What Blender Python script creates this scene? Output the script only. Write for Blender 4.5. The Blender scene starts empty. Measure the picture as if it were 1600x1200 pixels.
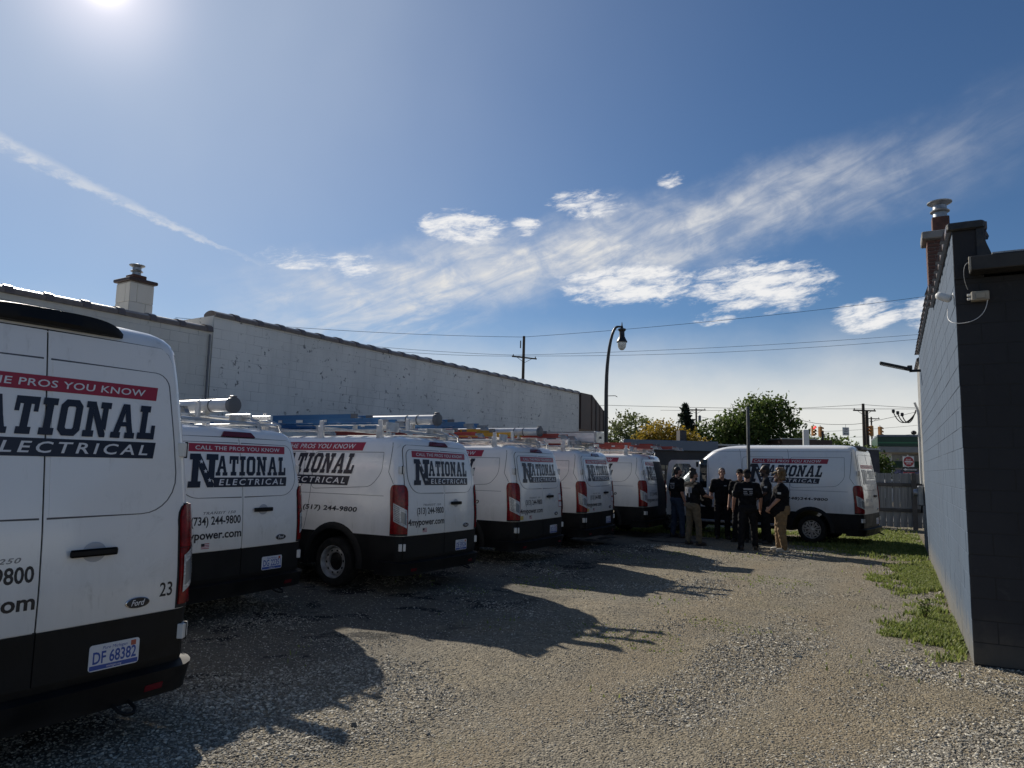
import bpy, bmesh, math, random
import numpy as np
from mathutils import Vector, Matrix, Euler
random.seed(7); rng = np.random.default_rng(7)
R_ = math.radians
scene = bpy.context.scene
col = scene.collection

# ------------------------------------------------------------------ camera
CAM_H, CAM_F, CAM_PITCH, CAM_ROLL = 1.759, 1109.0, R_(6.58), R_(1.21)
cd = bpy.data.cameras.new('camera'); cam = bpy.data.objects.new('camera', cd); col.objects.link(cam)
cd.sensor_fit = 'HORIZONTAL'; cd.sensor_width = 36.0; cd.lens = 36.0 * CAM_F / 1600.0
cd.clip_start = 0.05; cd.clip_end = 3000
cam.matrix_world = Matrix.Translation((0, 0, CAM_H)) @ Matrix.Rotation(math.pi/2 + CAM_PITCH, 4, 'X') @ Matrix.Rotation(CAM_ROLL, 4, 'Z')
scene.camera = cam

# ------------------------------------------------------------------ light
SUN_AZ, SUN_EL = -32.3, 31.3          # degrees, azimuth from +Y towards +X
SKY_STRENGTH, SUN_STRENGTH, EXPOSURE = 0.075, 3.8, 0.55
scene.view_settings.view_transform = 'Standard'
try: scene.view_settings.look = 'None'
except Exception: pass
scene.view_settings.gamma = 1.0; scene.view_settings.exposure = EXPOSURE
scene.view_settings.use_curve_mapping = False
sd = bpy.data.lights.new('sun', 'SUN'); sun = bpy.data.objects.new('sun', sd); col.objects.link(sun)
sd.energy = SUN_STRENGTH; sd.angle = R_(0.53); sd.color = (1.0, 0.93, 0.82)
sdir = Vector((math.sin(R_(SUN_AZ))*math.cos(R_(SUN_EL)), math.cos(R_(SUN_AZ))*math.cos(R_(SUN_EL)), math.sin(R_(SUN_EL))))
sun.rotation_euler = (-sdir).to_track_quat('-Z', 'Y').to_euler(); sun.location = (0, 0, 30)

class NT:
    """small node helper"""
    def __init__(s, tree): s.t = tree
    def n(s, typ, **kw):
        nd = s.t.nodes.new(typ)
        for k, v in kw.items(): setattr(nd, k, v)
        return nd
    def set(s, sock, v):
        if isinstance(v, bpy.types.NodeSocket): s.t.links.new(v, sock)
        elif v is not None: sock.default_value = v
    def m(s, op, a, b=None, c=None, clamp=False):
        nd = s.n('ShaderNodeMath', operation=op, use_clamp=clamp)
        s.set(nd.inputs[0], a); s.set(nd.inputs[1], b); s.set(nd.inputs[2], c)
        return nd.outputs[0]
    def ss(s, x, a, b):
        nd = s.n('ShaderNodeMapRange', interpolation_type='SMOOTHSTEP')
        s.set(nd.inputs[0], x); nd.inputs[1].default_value = a; nd.inputs[2].default_value = b
        return nd.outputs[0]
    def mix(s, f, a, b, typ='MIX'):
        nd = s.n('ShaderNodeMix', data_type='RGBA', blend_type=typ)
        s.set(nd.inputs[0], f)
        for sock, v in ((nd.inputs[6], a), (nd.inputs[7], b)):
            if isinstance(v, tuple) and len(v) == 3: v = v + (1,)
            s.set(sock, v)
        return nd.outputs[2]
    def noise(s, vec, scale, detail=4, rough=.55, dist=0.0):
        nd = s.n('ShaderNodeTexNoise'); s.set(nd.inputs['Vector'], vec)
        nd.inputs['Scale'].default_value = scale; nd.inputs['Detail'].default_value = detail
        nd.inputs['Roughness'].default_value = rough; nd.inputs['Distortion'].default_value = dist
        return nd.outputs['Fac']
    def xyz(s, x, y, z=0.0):
        nd = s.n('ShaderNodeCombineXYZ'); s.set(nd.inputs[0], x); s.set(nd.inputs[1], y); s.set(nd.inputs[2], z)
        return nd.outputs[0]

# ------------------------------------------------------------------ sky (world)
world = bpy.data.worlds.new('World'); scene.world = world; world.use_nodes = True
wt = world.node_tree; wt.nodes.clear(); W_ = NT(wt)
sky = W_.n('ShaderNodeTexSky', sky_type='NISHITA'); sky.sun_disc = False
sky.sun_elevation = R_(SUN_EL); sky.sun_rotation = R_(SUN_AZ)
sky.altitude = 200; sky.air_density = 1.0; sky.dust_density = 0.15; sky.ozone_density = 2.5
tc = W_.n('ShaderNodeTexCoord'); sx = W_.n('ShaderNodeSeparateXYZ'); wt.links.new(tc.outputs['Generated'], sx.inputs[0])
DEG = 180/math.pi
az = W_.m('MULTIPLY', W_.m('ARCTAN2', sx.outputs[0], sx.outputs[1]), DEG)
el = W_.m('MULTIPLY', W_.m('ARCSINE', sx.outputs[2]), DEG)
# everything below is in degrees of azimuth / elevation on the sky dome
warp1 = W_.m('MULTIPLY', W_.m('SUBTRACT', W_.noise(W_.xyz(az, W_.m('MULTIPLY', el, 1.6)), .11, 5, .6), .5), 5.0)
warp2 = W_.m('MULTIPLY', W_.m('SUBTRACT', W_.noise(W_.xyz(el, az, 7.3), .35, 5, .6), .5), 2.0)
elw = W_.m('ADD', W_.m('ADD', el, warp1), warp2)
# fibres: coordinates turned along the band
u = W_.m('ADD', W_.m('MULTIPLY', az, .93), W_.m('MULTIPLY', el, .35)); v = W_.m('SUBTRACT', W_.m('MULTIPLY', el, .93), W_.m('MULTIPLY', az, .35))
fib = W_.noise(W_.xyz(W_.m('MULTIPLY', u, .16), W_.m('MULTIPLY', v, .8), 2.0), 1.0, 7, .62, .6)
fine = W_.noise(W_.xyz(az, W_.m('MULTIPLY', el, 2.2), 4.0), .75, 7, .68, .3)
puff = W_.noise(W_.xyz(W_.m('MULTIPLY', az, .8), W_.m('MULTIPLY', W_.m('ADD', el, W_.m('MULTIPLY', az, -.12)), 2.4), 9.0), .55, 8, .66, .4)
def band(c0, c1, halfw, lo, hi, e=None):
    """soft strip el = c0 + c1*az between azimuths lo..hi (each a (start,full) pair)"""
    d = W_.m('ABSOLUTE', W_.m('SUBTRACT', e if e is not None else elw, W_.m('ADD', c0, W_.m('MULTIPLY', az, c1))))
    b = W_.m('SUBTRACT', 1.0, W_.ss(d, 0.0, halfw))
    return W_.m('MULTIPLY', b, W_.m('MULTIPLY', W_.ss(az, lo[0], lo[1]), W_.m('SUBTRACT', 1.0, W_.ss(az, hi[0], hi[1]))))
def blob(ca, ce, ra, re):
    d = W_.m('ADD', W_.m('POWER', W_.m('DIVIDE', W_.m('SUBTRACT', az, ca), ra), 2.0), W_.m('POWER', W_.m('DIVIDE', W_.m('SUBTRACT', el, ce), re), 2.0))
    return W_.m('SUBTRACT', 1.0, W_.ss(d, 0.0, 1.0))
def mx(*a):
    r = a[0]
    for b in a[1:]: r = W_.m('MAXIMUM', r, b)
    return r
cirrus = band(15.9, .185, 4.3, (-27, -9), (6, 44))
bil = W_.noise(W_.xyz(az, W_.m('MULTIPLY', el, 1.5), 11.0), .28, 6, .6, .5)
cirrus = W_.m('MULTIPLY', cirrus, W_.m('ADD', .55, W_.m('MULTIPLY', W_.ss(bil, .32, .66), .75)))
cirrus = W_.m('MULTIPLY', cirrus, W_.m('ADD', .42, W_.m('MULTIPLY', W_.ss(fib, .30, .70), .58)))
fan = band(12.6, .22, 3.6, (-22, -12), (-9, 0))
fan = W_.m('MULTIPLY', fan, W_.ss(fib, .42, .72))
pm = mx(blob(9.4, 14.5, 7.6, 2.2), blob(19.3, 14.0, 7.2, 2.6), blob(-4.3, 18.9, 5.0, 1.7), W_.m('MULTIPLY', blob(.9, 19.1, 1.8, 1.0), .75), blob(27.0, 11.3, 3.2, 1.6),
        blob(31.5, 11.2, 3.4, 1.5), W_.m('MULTIPLY', blob(6.0, 20.8, 4.5, 1.5), .75), W_.m('MULTIPLY', blob(12.8, 22.4, 1.5, 1.0), .6), W_.m('MULTIPLY', blob(-17.5, 15.5, 4, 1.2), .55), W_.m('MULTIPLY', blob(16, 11.7, 2.5, .8), .5), W_.m('MULTIPLY', blob(-13, 15.4, 3, 1.3), .7))
puff2 = W_.noise(W_.xyz(W_.m('MULTIPLY', az, 1.1), W_.m('MULTIPLY', W_.m('ADD', el, W_.m('MULTIPLY', az, -.15)), 3.6), 3.0), 1.3, 6, .7, .5)
puffy = W_.ss(W_.m('ADD', W_.m('ADD', pm, W_.m('MULTIPLY', W_.m('SUBTRACT', puff, .5), 3.0)), W_.m('MULTIPLY', W_.m('SUBTRACT', puff2, .5), .75)), .22, 1.30)
puffy = W_.m('MULTIPLY', puffy, W_.ss(pm, .02, .35))
trail = W_.m('SUBTRACT', W_.m('ADD', el, W_.m('MULTIPLY', W_.m('SUBTRACT', fine, .5), 1.1)), W_.m('SUBTRACT', W_.m('SUBTRACT', 8.7, W_.m('MULTIPLY', az, .305)), 0.0))
tw = W_.m('ADD', .08, W_.m('MULTIPLY', W_.m('MAXIMUM', W_.m('SUBTRACT', -18.0, az), 0.0), .028))
trail = W_.m('SUBTRACT', 1.0, W_.ss(W_.m('DIVIDE', W_.m('ABSOLUTE', trail), tw), 0.2, 1.25))
trail = W_.m('MULTIPLY', trail, W_.m('MULTIPLY', W_.m('SUBTRACT', 1.0, W_.ss(az, -27, -18)), W_.m('ADD', .35, W_.m('MULTIPLY', W_.ss(fine, .35, .62), .65))))
veil = W_.m('MULTIPLY', W_.m('SUBTRACT', 1.0, W_.ss(W_.m('ADD', el, W_.m('MULTIPLY', warp1, .7)), 3.0, 12.5)), W_.m('ADD', .55, W_.m('MULTIPLY', W_.ss(az, -28, -4), .45)))
veil = W_.m('MULTIPLY', veil, W_.m('ADD', .62, W_.m('MULTIPLY', W_.ss(W_.m('ADD', el, W_.m('MULTIPLY', warp1, .5)), -.5, 4.5), .38)))
sep = W_.n('ShaderNodeVectorMath', operation='DOT_PRODUCT'); wt.links.new(tc.outputs['Generated'], sep.inputs[0]); sep.inputs[1].default_value = tuple(sdir)
glow = W_.m('POWER', W_.m('MAXIMUM', sep.outputs['Value'], 0.0), 9.0)         # thin high cloud lit round the sun
dotc = W_.m('MAXIMUM', sep.outputs['Value'], 0.0)
hot = W_.m('ADD', W_.m('MULTIPLY', W_.m('POWER', dotc, 5000.0), .8), W_.m('MULTIPLY', W_.m('POWER', dotc, 420.0), .34))
thin = W_.m('MULTIPLY', glow, W_.m('ADD', .52, W_.m('MULTIPLY', W_.noise(W_.xyz(az, el, 5.0), .07, 3, .5), .38)))
CL = 6.75
skyc = W_.mix(1.0, sky.outputs[0], (.40, .525, .65), 'MULTIPLY')
c = W_.mix(W_.m('MULTIPLY', thin, .8, clamp=True), skyc, (CL*.74, CL*.84, CL*1.0))
c = W_.mix(W_.m('MULTIPLY', veil, .92), c, (CL*1.12, CL*1.10, CL*1.04))
c = W_.mix(W_.m('MULTIPLY', W_.m('ADD', cirrus, W_.m('MULTIPLY', fan, .6)), .95, clamp=True), c, (CL*1.0, CL*1.0, CL*1.0))
c = W_.mix(W_.m('MULTIPLY', trail, .52), c, (CL*1.08, CL*1.08, CL*1.08))
c = W_.mix(W_.m('MULTIPLY', puffy, .95), c, (CL*1.22, CL*1.21, CL*1.20))
c = W_.mix(W_.m('MULTIPLY', hot, 1.0, clamp=True), c, (CL*2.4, CL*2.2, CL*2.25))
bg = W_.n('ShaderNodeBackground'); bg.inputs[1].default_value = SKY_STRENGTH
wt.links.new(c, bg.inputs[0]); wo = W_.n('ShaderNodeOutputWorld'); wt.links.new(bg.outputs[0], wo.inputs[0])

# ------------------------------------------------------------------ helpers
def finish(o, label=None, cat=None, group=None, kind=None):
    if label: o['label'] = label
    if cat: o['category'] = cat
    if group: o['group'] = group
    if kind: o['kind'] = kind
    return o
def thing(name, label, cat, loc=(0, 0, 0), rotz=0.0, group=None, rot=None):
    o = bpy.data.objects.new(name, None); o.empty_display_size = .2; col.objects.link(o)
    o.location = loc; o.rotation_euler = rot if rot else (0, 0, rotz)
    return finish(o, label, cat, group)
def link(name, me, parent=None, loc=None, rot=None, scale=None):
    o = bpy.data.objects.new(name, me); col.objects.link(o)
    if parent: o.parent = parent
    if loc is not None: o.location = loc
    if rot is not None: o.rotation_euler = rot
    if scale is not None: o.scale = scale
    return o
class MB:
    """collects simple shapes into one mesh"""
    def __init__(s): s.v = []; s.f = []; s.m = []
    def add(s, vs, fs, mi=0):
        b = len(s.v); s.v += [tuple(p) for p in vs]; s.f += [tuple(i+b for i in f) for f in fs]; s.m += [mi]*len(fs); return s
    def box(s, x0, x1, y0, y1, z0, z1, mi=0, M=None):
        vs = [Vector(p) for p in ((x0,y0,z0),(x1,y0,z0),(x1,y1,z0),(x0,y1,z0),(x0,y0,z1),(x1,y0,z1),(x1,y1,z1),(x0,y1,z1))]
        if M: vs = [M @ p for p in vs]
        return s.add(vs, [(0,3,2,1),(4,5,6,7),(0,1,5,4),(1,2,6,5),(2,3,7,6),(3,0,4,7)], mi)
    def bbox(s, x0, x1, y0, y1, z0, z1, b=.01, mi=0, M=None):
        """box with chamfered vertical and horizontal edges"""
        vs = []; 
        for z, i in ((z0, b), (z0+b, 0), (z1-b, 0), (z1, b)):
            for x, y in ((x0+i+b, y0+i), (x1-i-b, y0+i), (x1-i, y0+i+b), (x1-i, y1-i-b), (x1-i-b, y1-i), (x0+i+b, y1-i), (x0+i, y1-i-b), (x0+i, y0+i+b)):
                vs.append(Vector((x, y, z)))
        if M: vs = [M @ p for p in vs]
        fs = [tuple(range(7, -1, -1)), tuple(range(24, 32))]
        for k in range(3):
            for j in range(8): fs.append((k*8+j, k*8+(j+1) % 8, k*8+8+(j+1) % 8, k*8+8+j))
        return s.add(vs, fs, mi)
    def tube(s, pts, r, n=8, mi=0, cap=True, r1=None):
        pts = [Vector(p) for p in pts]; N = len(pts); up = Vector((0, 0, 1)); vs = []; fs = []
        t0 = (pts[1]-pts[0]).normalized()
        ref = up if abs(t0.z) < .9 else Vector((1, 0, 0))
        a = t0.cross(ref).normalized()
        for i, p in enumerate(pts):
            t = (pts[min(i+1, N-1)] - pts[max(i-1, 0)]).normalized()
            a = (a - t*a.dot(t)).normalized(); b = t.cross(a)
            rr = (r + (r1-r)*i/(N-1)) if r1 is not None else (r[i] if isinstance(r, (list, tuple)) else r)
            for k in range(n):
                th = 2*math.pi*k/n; vs.append(p + a*math.cos(th)*rr + b*math.sin(th)*rr)
        for i in range(N-1):
            for k in range(n): fs.append((i*n+k, i*n+(k+1) % n, (i+1)*n+(k+1) % n, (i+1)*n+k))
        if cap: fs += [tuple(range(n-1, -1, -1)), tuple((N-1)*n+k for k in range(n))]
        return s.add(vs, fs, mi)
    def lathe(s, prof, n=24, M=None, mi=0, cap=True):
        """profile of (r, h) turned about local Z"""
        vs = []; fs = []
        for r, h in prof:
            for k in range(n):
                th = 2*math.pi*k/n; vs.append(Vector((r*math.cos(th), r*math.sin(th), h)))
        for i in range(len(prof)-1):
            for k in range(n): fs.append((i*n+k, i*n+(k+1) % n, (i+1)*n+(k+1) % n, (i+1)*n+k))
        if cap: fs += [tuple(range(n-1, -1, -1)), tuple((len(prof)-1)*n+k for k in range(n))]
        if M: vs = [M @ p for p in vs]
        return s.add(vs, fs, mi)
    def prism(s, poly, h0, h1, M=None, mi=0):
        n = len(poly); vs = [Vector((x, y, h0)) for x, y in poly] + [Vector((x, y, h1)) for x, y in poly]
        if M: vs = [M @ p for p in vs]
        return s.add(vs, [tuple(range(n-1, -1, -1)), tuple(range(n, 2*n))] + [(i, (i+1) % n, n+(i+1) % n, n+i) for i in range(n)], mi)
    def ell(s, c, r, n=12, m=8, mi=0, M=None):
        vs = []; fs = []
        for i in range(m+1):
            ph = math.pi*i/m
            for k in range(n):
                th = 2*math.pi*k/n; q = Vector((math.sin(ph)*math.cos(th)*r[0], math.sin(ph)*math.sin(th)*r[1], -math.cos(ph)*r[2]))
                vs.append((M @ q if M else q) + Vector(c))
        for i in range(m):
            for k in range(n): fs.append((i*n+k, i*n+(k+1) % n, (i+1)*n+(k+1) % n, (i+1)*n+k))
        return s.add(vs, fs, mi)
    def mesh(s, name, mats, smooth=None):
        me = bpy.data.meshes.new(name); me.from_pydata([tuple(p) for p in s.v], [], s.f)
        for m in (mats if isinstance(mats, (list, tuple)) else [mats]): me.materials.append(m)
        me.polygons.foreach_set('material_index', s.m)
        if smooth is not None:
            me.polygons.foreach_set('use_smooth', [True]*len(me.polygons)); me.set_sharp_from_angle(angle=R_(smooth))
        me.update(); return me
    def obj(s, name, mats, parent=None, loc=None, rot=None, smooth=None):
        return link(name, s.mesh(name, mats, smooth), parent, loc, rot)
def np_mesh(name, V, F, mat, smooth=False):
    """large mesh from arrays; F is (n,3) or (n,4)"""
    me = bpy.data.meshes.new(name); n, k = F.shape
    me.vertices.add(len(V)); me.vertices.foreach_set('co', V.astype(np.float32).ravel())
    me.loops.add(n*k); me.loops.foreach_set('vertex_index', F.astype(np.int32).ravel())
    me.polygons.add(n); me.polygons.foreach_set('loop_start', np.arange(0, n*k, k, dtype=np.int32))
    try: me.polygons.foreach_set('loop_total', np.full(n, k, dtype=np.int32))
    except Exception: pass
    me.polygons.foreach_set('use_smooth', np.full(n, smooth))
    me.update(calc_edges=True); me.validate(); me.materials.append(mat); return me
CACHE = {}
def cached(key, fn):
    if key not in CACHE: CACHE[key] = fn()
    return CACHE[key]

# ------------------------------------------------------------------ materials
def principled(name, base=(.5, .5, .5), rough=.5, metal=0.0, coat=0.0, spec=.5, trans=0.0, emis=None):
    m = bpy.data.materials.new(name); m.use_nodes = True; t = m.node_tree
    b = t.nodes['Principled BSDF']; b.inputs['Base Color'].default_value = (*base, 1); b.inputs['Roughness'].default_value = rough
    b.inputs['Metallic'].default_value = metal; b.inputs['Coat Weight'].default_value = coat; b.inputs['Specular IOR Level'].default_value = spec
    b.inputs['Transmission Weight'].default_value = trans
    if emis: b.inputs['Emission Color'].default_value = (*emis[:3], 1); b.inputs['Emission Strength'].default_value = emis[3]
    return m, NT(t), b
def vmat(name, c1, c2, scale=3.0, rough=.6, metal=0.0, bump=0.0, bscale=None, lo=.35, hi=.65, coat=0.0, detail=5, spec=.5, rvar=.0, coord='Object', stretch=None):
    """two-tone noise material with relief"""
    m, n, b = principled(name, c1, rough, metal, coat, spec)
    tcn = n.n('ShaderNodeTexCoord'); vec = tcn.outputs[coord]
    if stretch:
        mp = n.n('ShaderNodeMapping'); n.set(mp.inputs[0], vec); mp.inputs['Scale'].default_value = stretch; vec = mp.outputs[0]
    f = n.ss(n.noise(vec, scale, detail), lo, hi)
    n.set(b.inputs['Base Color'], n.mix(f, c1, c2))
    if rvar: n.set(b.inputs['Roughness'], n.m('ADD', rough-rvar/2, n.m('MULTIPLY', f, rvar)))
    if bump:
        bp = n.n('ShaderNodeBump'); bp.inputs['Strength'].default_value = 1.0; bp.inputs['Distance'].default_value = bump
        n.set(bp.inputs['Height'], n.noise(vec, bscale or scale*6, 6)); n.set(b.inputs['Normal'], bp.outputs[0])
    return m
def paint_mat(name, tint):
    m, n, b = principled(name, (.74, .75, .76), .27, coat=.6)
    b.inputs['Coat Roughness'].default_value = .06
    tcn = n.n('ShaderNodeTexCoord'); vec = tcn.outputs['Object']; s = n.n('ShaderNodeSeparateXYZ'); n.set(s.inputs[0], vec)
    mp = n.n('ShaderNodeMapping'); n.set(mp.inputs[0], vec); mp.inputs['Scale'].default_value = (3, 3, .6)
    streak = n.noise(mp.outputs[0], 2.2, 6, .65); cloud = n.noise(vec, 1.4, 5, .6)
    low = n.m('SUBTRACT', 1.0, n.ss(n.m('ADD', s.outputs[2], n.m('MULTIPLY', n.m('SUBTRACT', streak, .5), .5)), .72, 1.30))
    smear = n.m('MULTIPLY', n.ss(n.noise(vec, 5.5, 7, .7, .8), .54, .72), n.ss(n.noise(vec, .9, 3), .45, .62))
    run = n.m('MULTIPLY', n.ss(n.noise(mp.outputs[0], 6.5, 5, .6), .58, .74), .55)
    dirt = n.m('ADD', n.m('MULTIPLY', low, .42), n.m('ADD', n.m('MULTIPLY', smear, .60), n.m('MULTIPLY', run, n.ss(cloud, .40, .65))), clamp=True)
    n.set(b.inputs['Base Color'], n.mix(dirt, tint, (.46, .445, .405)))
    n.set(b.inputs['Roughness'], n.m('ADD', .22, n.m('MULTIPLY', dirt, .45)))
    return m
M = {}
M['paint'] = paint_mat('white_paint', (.87, .86, .835))
M['paint_old'] = paint_mat('dusty_white_paint', (.85, .835, .80))
M['plastic'] = vmat('black_plastic', (.007, .007, .0075), (.014, .0135, .013), 4, .55, bump=.0006, bscale=160, rvar=.15, spec=.22)
M['dark'] = principled('seam_black', (.012, .012, .013), .7)[0]
M['groove'] = principled('groove_grey', (.10, .10, .11), .6)[0]
M['rubber'] = vmat('rubber', (.008, .008, .008), (.020, .019, .017), 9, .85, bump=.001, bscale=60, spec=.25)
M['red_lens'] = vmat('red_lens', (.24, .003, .007), (.12, .002, .004), 24, .22, coat=.15, spec=.35)
M['lensgrey'] = principled('lens_grey', (.20, .215, .23), .15, coat=.5)[0]
M['dark_red'] = principled('dark_red_lens', (.13, .008, .012), .2, coat=.3)[0]
M['clear_lens'] = vmat('clear_lens', (.62, .63, .64), (.34, .35, .36), 26, .12, coat=.5, stretch=(1, 1, 3))
M['navy'] = principled('navy_vinyl', (.012, .014, .028), .35)[0]
M['redv'] = principled('red_vinyl', (.36, .022, .045), .35)[0]
M['whitev'] = principled('white_vinyl', (.74, .74, .75), .4)[0]
M['ghost'] = principled('faded_vinyl', (.42, .43, .46), .4)[0]
M['blackv'] = principled('black_vinyl', (.015, .015, .02), .4)[0]
M['yellowv'] = principled('yellow_sticker', (.62, .45, .12), .5)[0]
M['chrome'] = principled('chrome', (.55, .55, .56), .22, 1.0)[0]
M['badge'] = principled('badge_grey', (.22, .22, .23), .35, .5)[0]
M['silver'] = vmat('silver_steel', (.52, .53, .54), (.36, .36, .36), 14, .38, .8)
M['wheelsteel'] = vmat('wheel_steel', (.44, .44, .44), (.28, .27, .26), 10, .45, .35)
M['alu'] = vmat('aluminium', (.68, .69, .70), (.52, .53, .54), 7, .32, .85, stretch=(1, .2, 1))
M['tubewhite'] = vmat('tube_shell', (.66, .66, .66), (.54, .54, .53), 5, .35, .25)
M['greycap'] = principled('grey_plastic', (.13, .135, .145), .5)[0]
M['rack'] = vmat('rack_white', (.66, .66, .65), (.48, .47, .45), 8, .45)
M['ladblue'] = vmat('blue_fibreglass', (.065, .20, .40), (.045, .15, .32), 5, .45, stretch=(1, .3, 1))
M['ladred'] = vmat('red_fibreglass', (.46, .075, .05), (.34, .05, .04), 5, .45, stretch=(1, .3, 1))
M['ladyellow'] = vmat('yellow_fibreglass', (.58, .34, .03), (.44, .25, .03), 5, .5)
M['plate'] = principled('plate_white', (.66, .67, .70), .4)[0]
M['plateblue'] = principled('plate_blue', (.03, .08, .34), .4)[0]
M['plateorange'] = principled('plate_tab', (.42, .10, .06), .5)[0]
M['glass'] = principled('tinted_glass', (.012, .015, .017), .04, coat=.4)[0]
M['seatdark'] = principled('cab_interior', (.03, .03, .032), .8)[0]

def peel_wall(name, c1, c2, cpeel, amount=.66, scale=1.0, splash=None, scuff=0.0):
    m, n, b = principled(name, c1, .85)
    tcn = n.n('ShaderNodeTexCoord'); g = n.n('ShaderNodeNewGeometry'); vec = g.outputs['Position']
    f1 = n.ss(n.noise(vec, .35*scale, 5), .35, .7); f2 = n.noise(vec, 3.2*scale, 7, .65, .4)
    mp = n.n('ShaderNodeMapping'); n.set(mp.inputs[0], vec); mp.inputs['Scale'].default_value = (2.2, 2.2, .25)
    st = n.ss(n.noise(mp.outputs[0], 1.3, 5), .5, .8)
    basec = n.mix(f1, c1, c2); basec = n.mix(n.m('MULTIPLY', st, .35), basec, tuple(x*.62 for x in c1))
    if scuff:
        sc_ = n.m('MULTIPLY', n.ss(n.noise(vec, 7.0, 7, .7, 1.0), .56, .70), n.ss(n.noise(vec, .8, 3), .42, .6)); basec = n.mix(n.m('MULTIPLY', sc_, scuff), basec, cpeel)
    if splash:
        sz = n.n('ShaderNodeSeparateXYZ'); n.set(sz.inputs[0], vec)
        sp_ = n.m('SUBTRACT', 1.0, n.ss(n.m('ADD', sz.outputs[2], n.m('MULTIPLY', n.m('SUBTRACT', n.noise(vec, 5, 6, .7), .5), .55)), .02, .52)); basec = n.mix(n.m('MULTIPLY', sp_, .8), basec, splash)
    cl_ = n.ss(n.noise(mp.outputs[0], .55, 4, .6), .50, .66); basec = n.mix(n.m('MULTIPLY', cl_, .22), basec, tuple(x*.72 for x in c2))
    patch = n.m('MULTIPLY', n.ss(f2, amount, amount+.025), n.ss(n.noise(vec, .55*scale, 3), .42, .55))
    n.set(b.inputs['Base Color'], n.mix(patch, basec, cpeel))
    bp = n.n('ShaderNodeBump'); bp.inputs['Distance'].default_value = .006
    h = n.m('SUBTRACT', n.m('MULTIPLY', n.noise(vec, 26, 5), .5), n.m('MULTIPLY', patch, .5)); n.set(bp.inputs['Height'], h); n.set(b.inputs['Normal'], bp.outputs[0])
    return m
M['creamwall'] = peel_wall('cream_painted_block', (.66, .635, .575), (.58, .56, .51), (.26, .25, .23), .66, 1.6)
M['greywall'] = peel_wall('grey_painted_block', (.74, .72, .67), (.64, .625, .585), (.20, .195, .19), .608, 2.2)
M['bluewall'] = peel_wall('blue_grey_painted_block', (.042, .070, .112), (.036, .060, .097), (.09, .10, .11), .68, 1.6, (.13, .12, .10), .35)
M['blackwall'] = peel_wall('dark_front_block', (.028, .029, .034), (.018, .019, .022), (.045, .045, .048), .68, 1.6, (.085, .078, .066), .55)  # front face only: much darker than the blue grey side wall
M['palewall'] = peel_wall('pale_block', (.25, .25, .24), (.20, .20, .195), (.12, .12, .12), .68)
M['wornjoint'] = vmat('worn_joint', (.62, .605, .565), (.17, .165, .16), 1.1, .9, lo=.44, hi=.60)
M['joint'] = principled('joint_dark', (.02, .022, .025), .9)[0]
M['jointg'] = principled('joint_grey', (.40, .39, .37), .9)[0]
M['clay'] = vmat('clay_coping', (.085, .055, .045), (.14, .11, .095), 3, .35, bump=.004, coat=.15)
M['tar'] = vmat('roof_tar', (.012, .012, .013), (.028, .027, .026), 6, .45, bump=.01, bscale=12)
M['blackpaint'] = vmat('dark_eave_paint', (.022, .021, .020), (.035, .033, .03), 5, .6)
M['brick'] = vmat('red_brick', (.135, .060, .044), (.080, .040, .032), 6, .85, bump=.003, coord='Object')
M['mortar'] = vmat('mortar', (.24, .22, .20), (.17, .16, .15), 12, .9)
M['concrete'] = vmat('concrete', (.26, .25, .235), (.17, .165, .155), 4, .9, bump=.004)
M['brownmetal'] = vmat('brown_metal', (.050, .022, .017), (.034, .016, .013), 2, .5)
M['blackmetal'] = vmat('black_metal', (.012, .012, .013), (.022, .022, .023), 5, .4)
M['galv'] = vmat('galvanised', (.36, .37, .38), (.25, .26, .27), 8, .45, .7)
M['polewood'] = vmat('pole_wood', (.075, .058, .045), (.045, .036, .03), 3, .9, bump=.004, stretch=(4, 4, .4))
M['greywood'] = vmat('weathered_fence', (.30, .31, .31), (.19, .195, .20), 3, .85, bump=.002, stretch=(6, 6, .4))
M['greywood2'] = vmat('weathered_rail', (.11, .105, .10), (.07, .068, .065), 3, .9)
M['cable'] = principled('cable_black', (.012, .012, .013), .6)[0]
M['whitecable'] = principled('cable_white', (.62, .62, .62), .5)[0]
M['whiteplastic'] = principled('white_plastic', (.72, .72, .70), .4)[0]
M['beigeplastic'] = vmat('beige_plastic', (.40, .36, .28), (.30, .27, .22), 8, .5)
M['globe'] = vmat('lamp_globe', (.62, .64, .62), (.50, .52, .50), 8, .15)
M['sigyellow'] = vmat('signal_yellow', (.50, .20, .03), (.38, .15, .02), 5, .45)
M['sigred'] = principled('signal_red_on', (.6, .02, .03), .3, emis=(1, .03, .05, 2.2))[0]
M['sigoff'] = principled('signal_lens_off', (.012, .012, .012), .3)[0]
M['signwhite'] = principled('sign_white', (.62, .62, .60), .4)[0]
M['signred'] = principled('sign_red', (.34, .02, .03), .4)[0]
M['green'] = principled('canopy_green', (.006, .050, .026), .4)[0]
M['greenlight'] = principled('canopy_light_green', (.03, .16, .07), .4)[0]
M['greendark'] = principled('shop_green', (.016, .055, .045), .5)[0]
M['shopgrey'] = vmat('shop_render', (.30, .30, .29), (.25, .25, .245), 1, .8)
M['storedark'] = vmat('store_dark', (.022, .022, .026), (.035, .033, .036), 2, .6)
M['storegrey'] = vmat('store_brick', (.075, .068, .072), (.055, .05, .055), 2, .8)
M['storetrim'] = principled('store_trim', (.12, .15, .19), .5)[0]
M['asphalt'] = vmat('asphalt', (.050, .050, .052), (.075, .073, .07), 6, .9, bump=.005, bscale=80)
M['blueproduct'] = vmat('blue_wrapped_cases', (.05, .07, .28), (.20, .22, .40), 9, .4)
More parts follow.
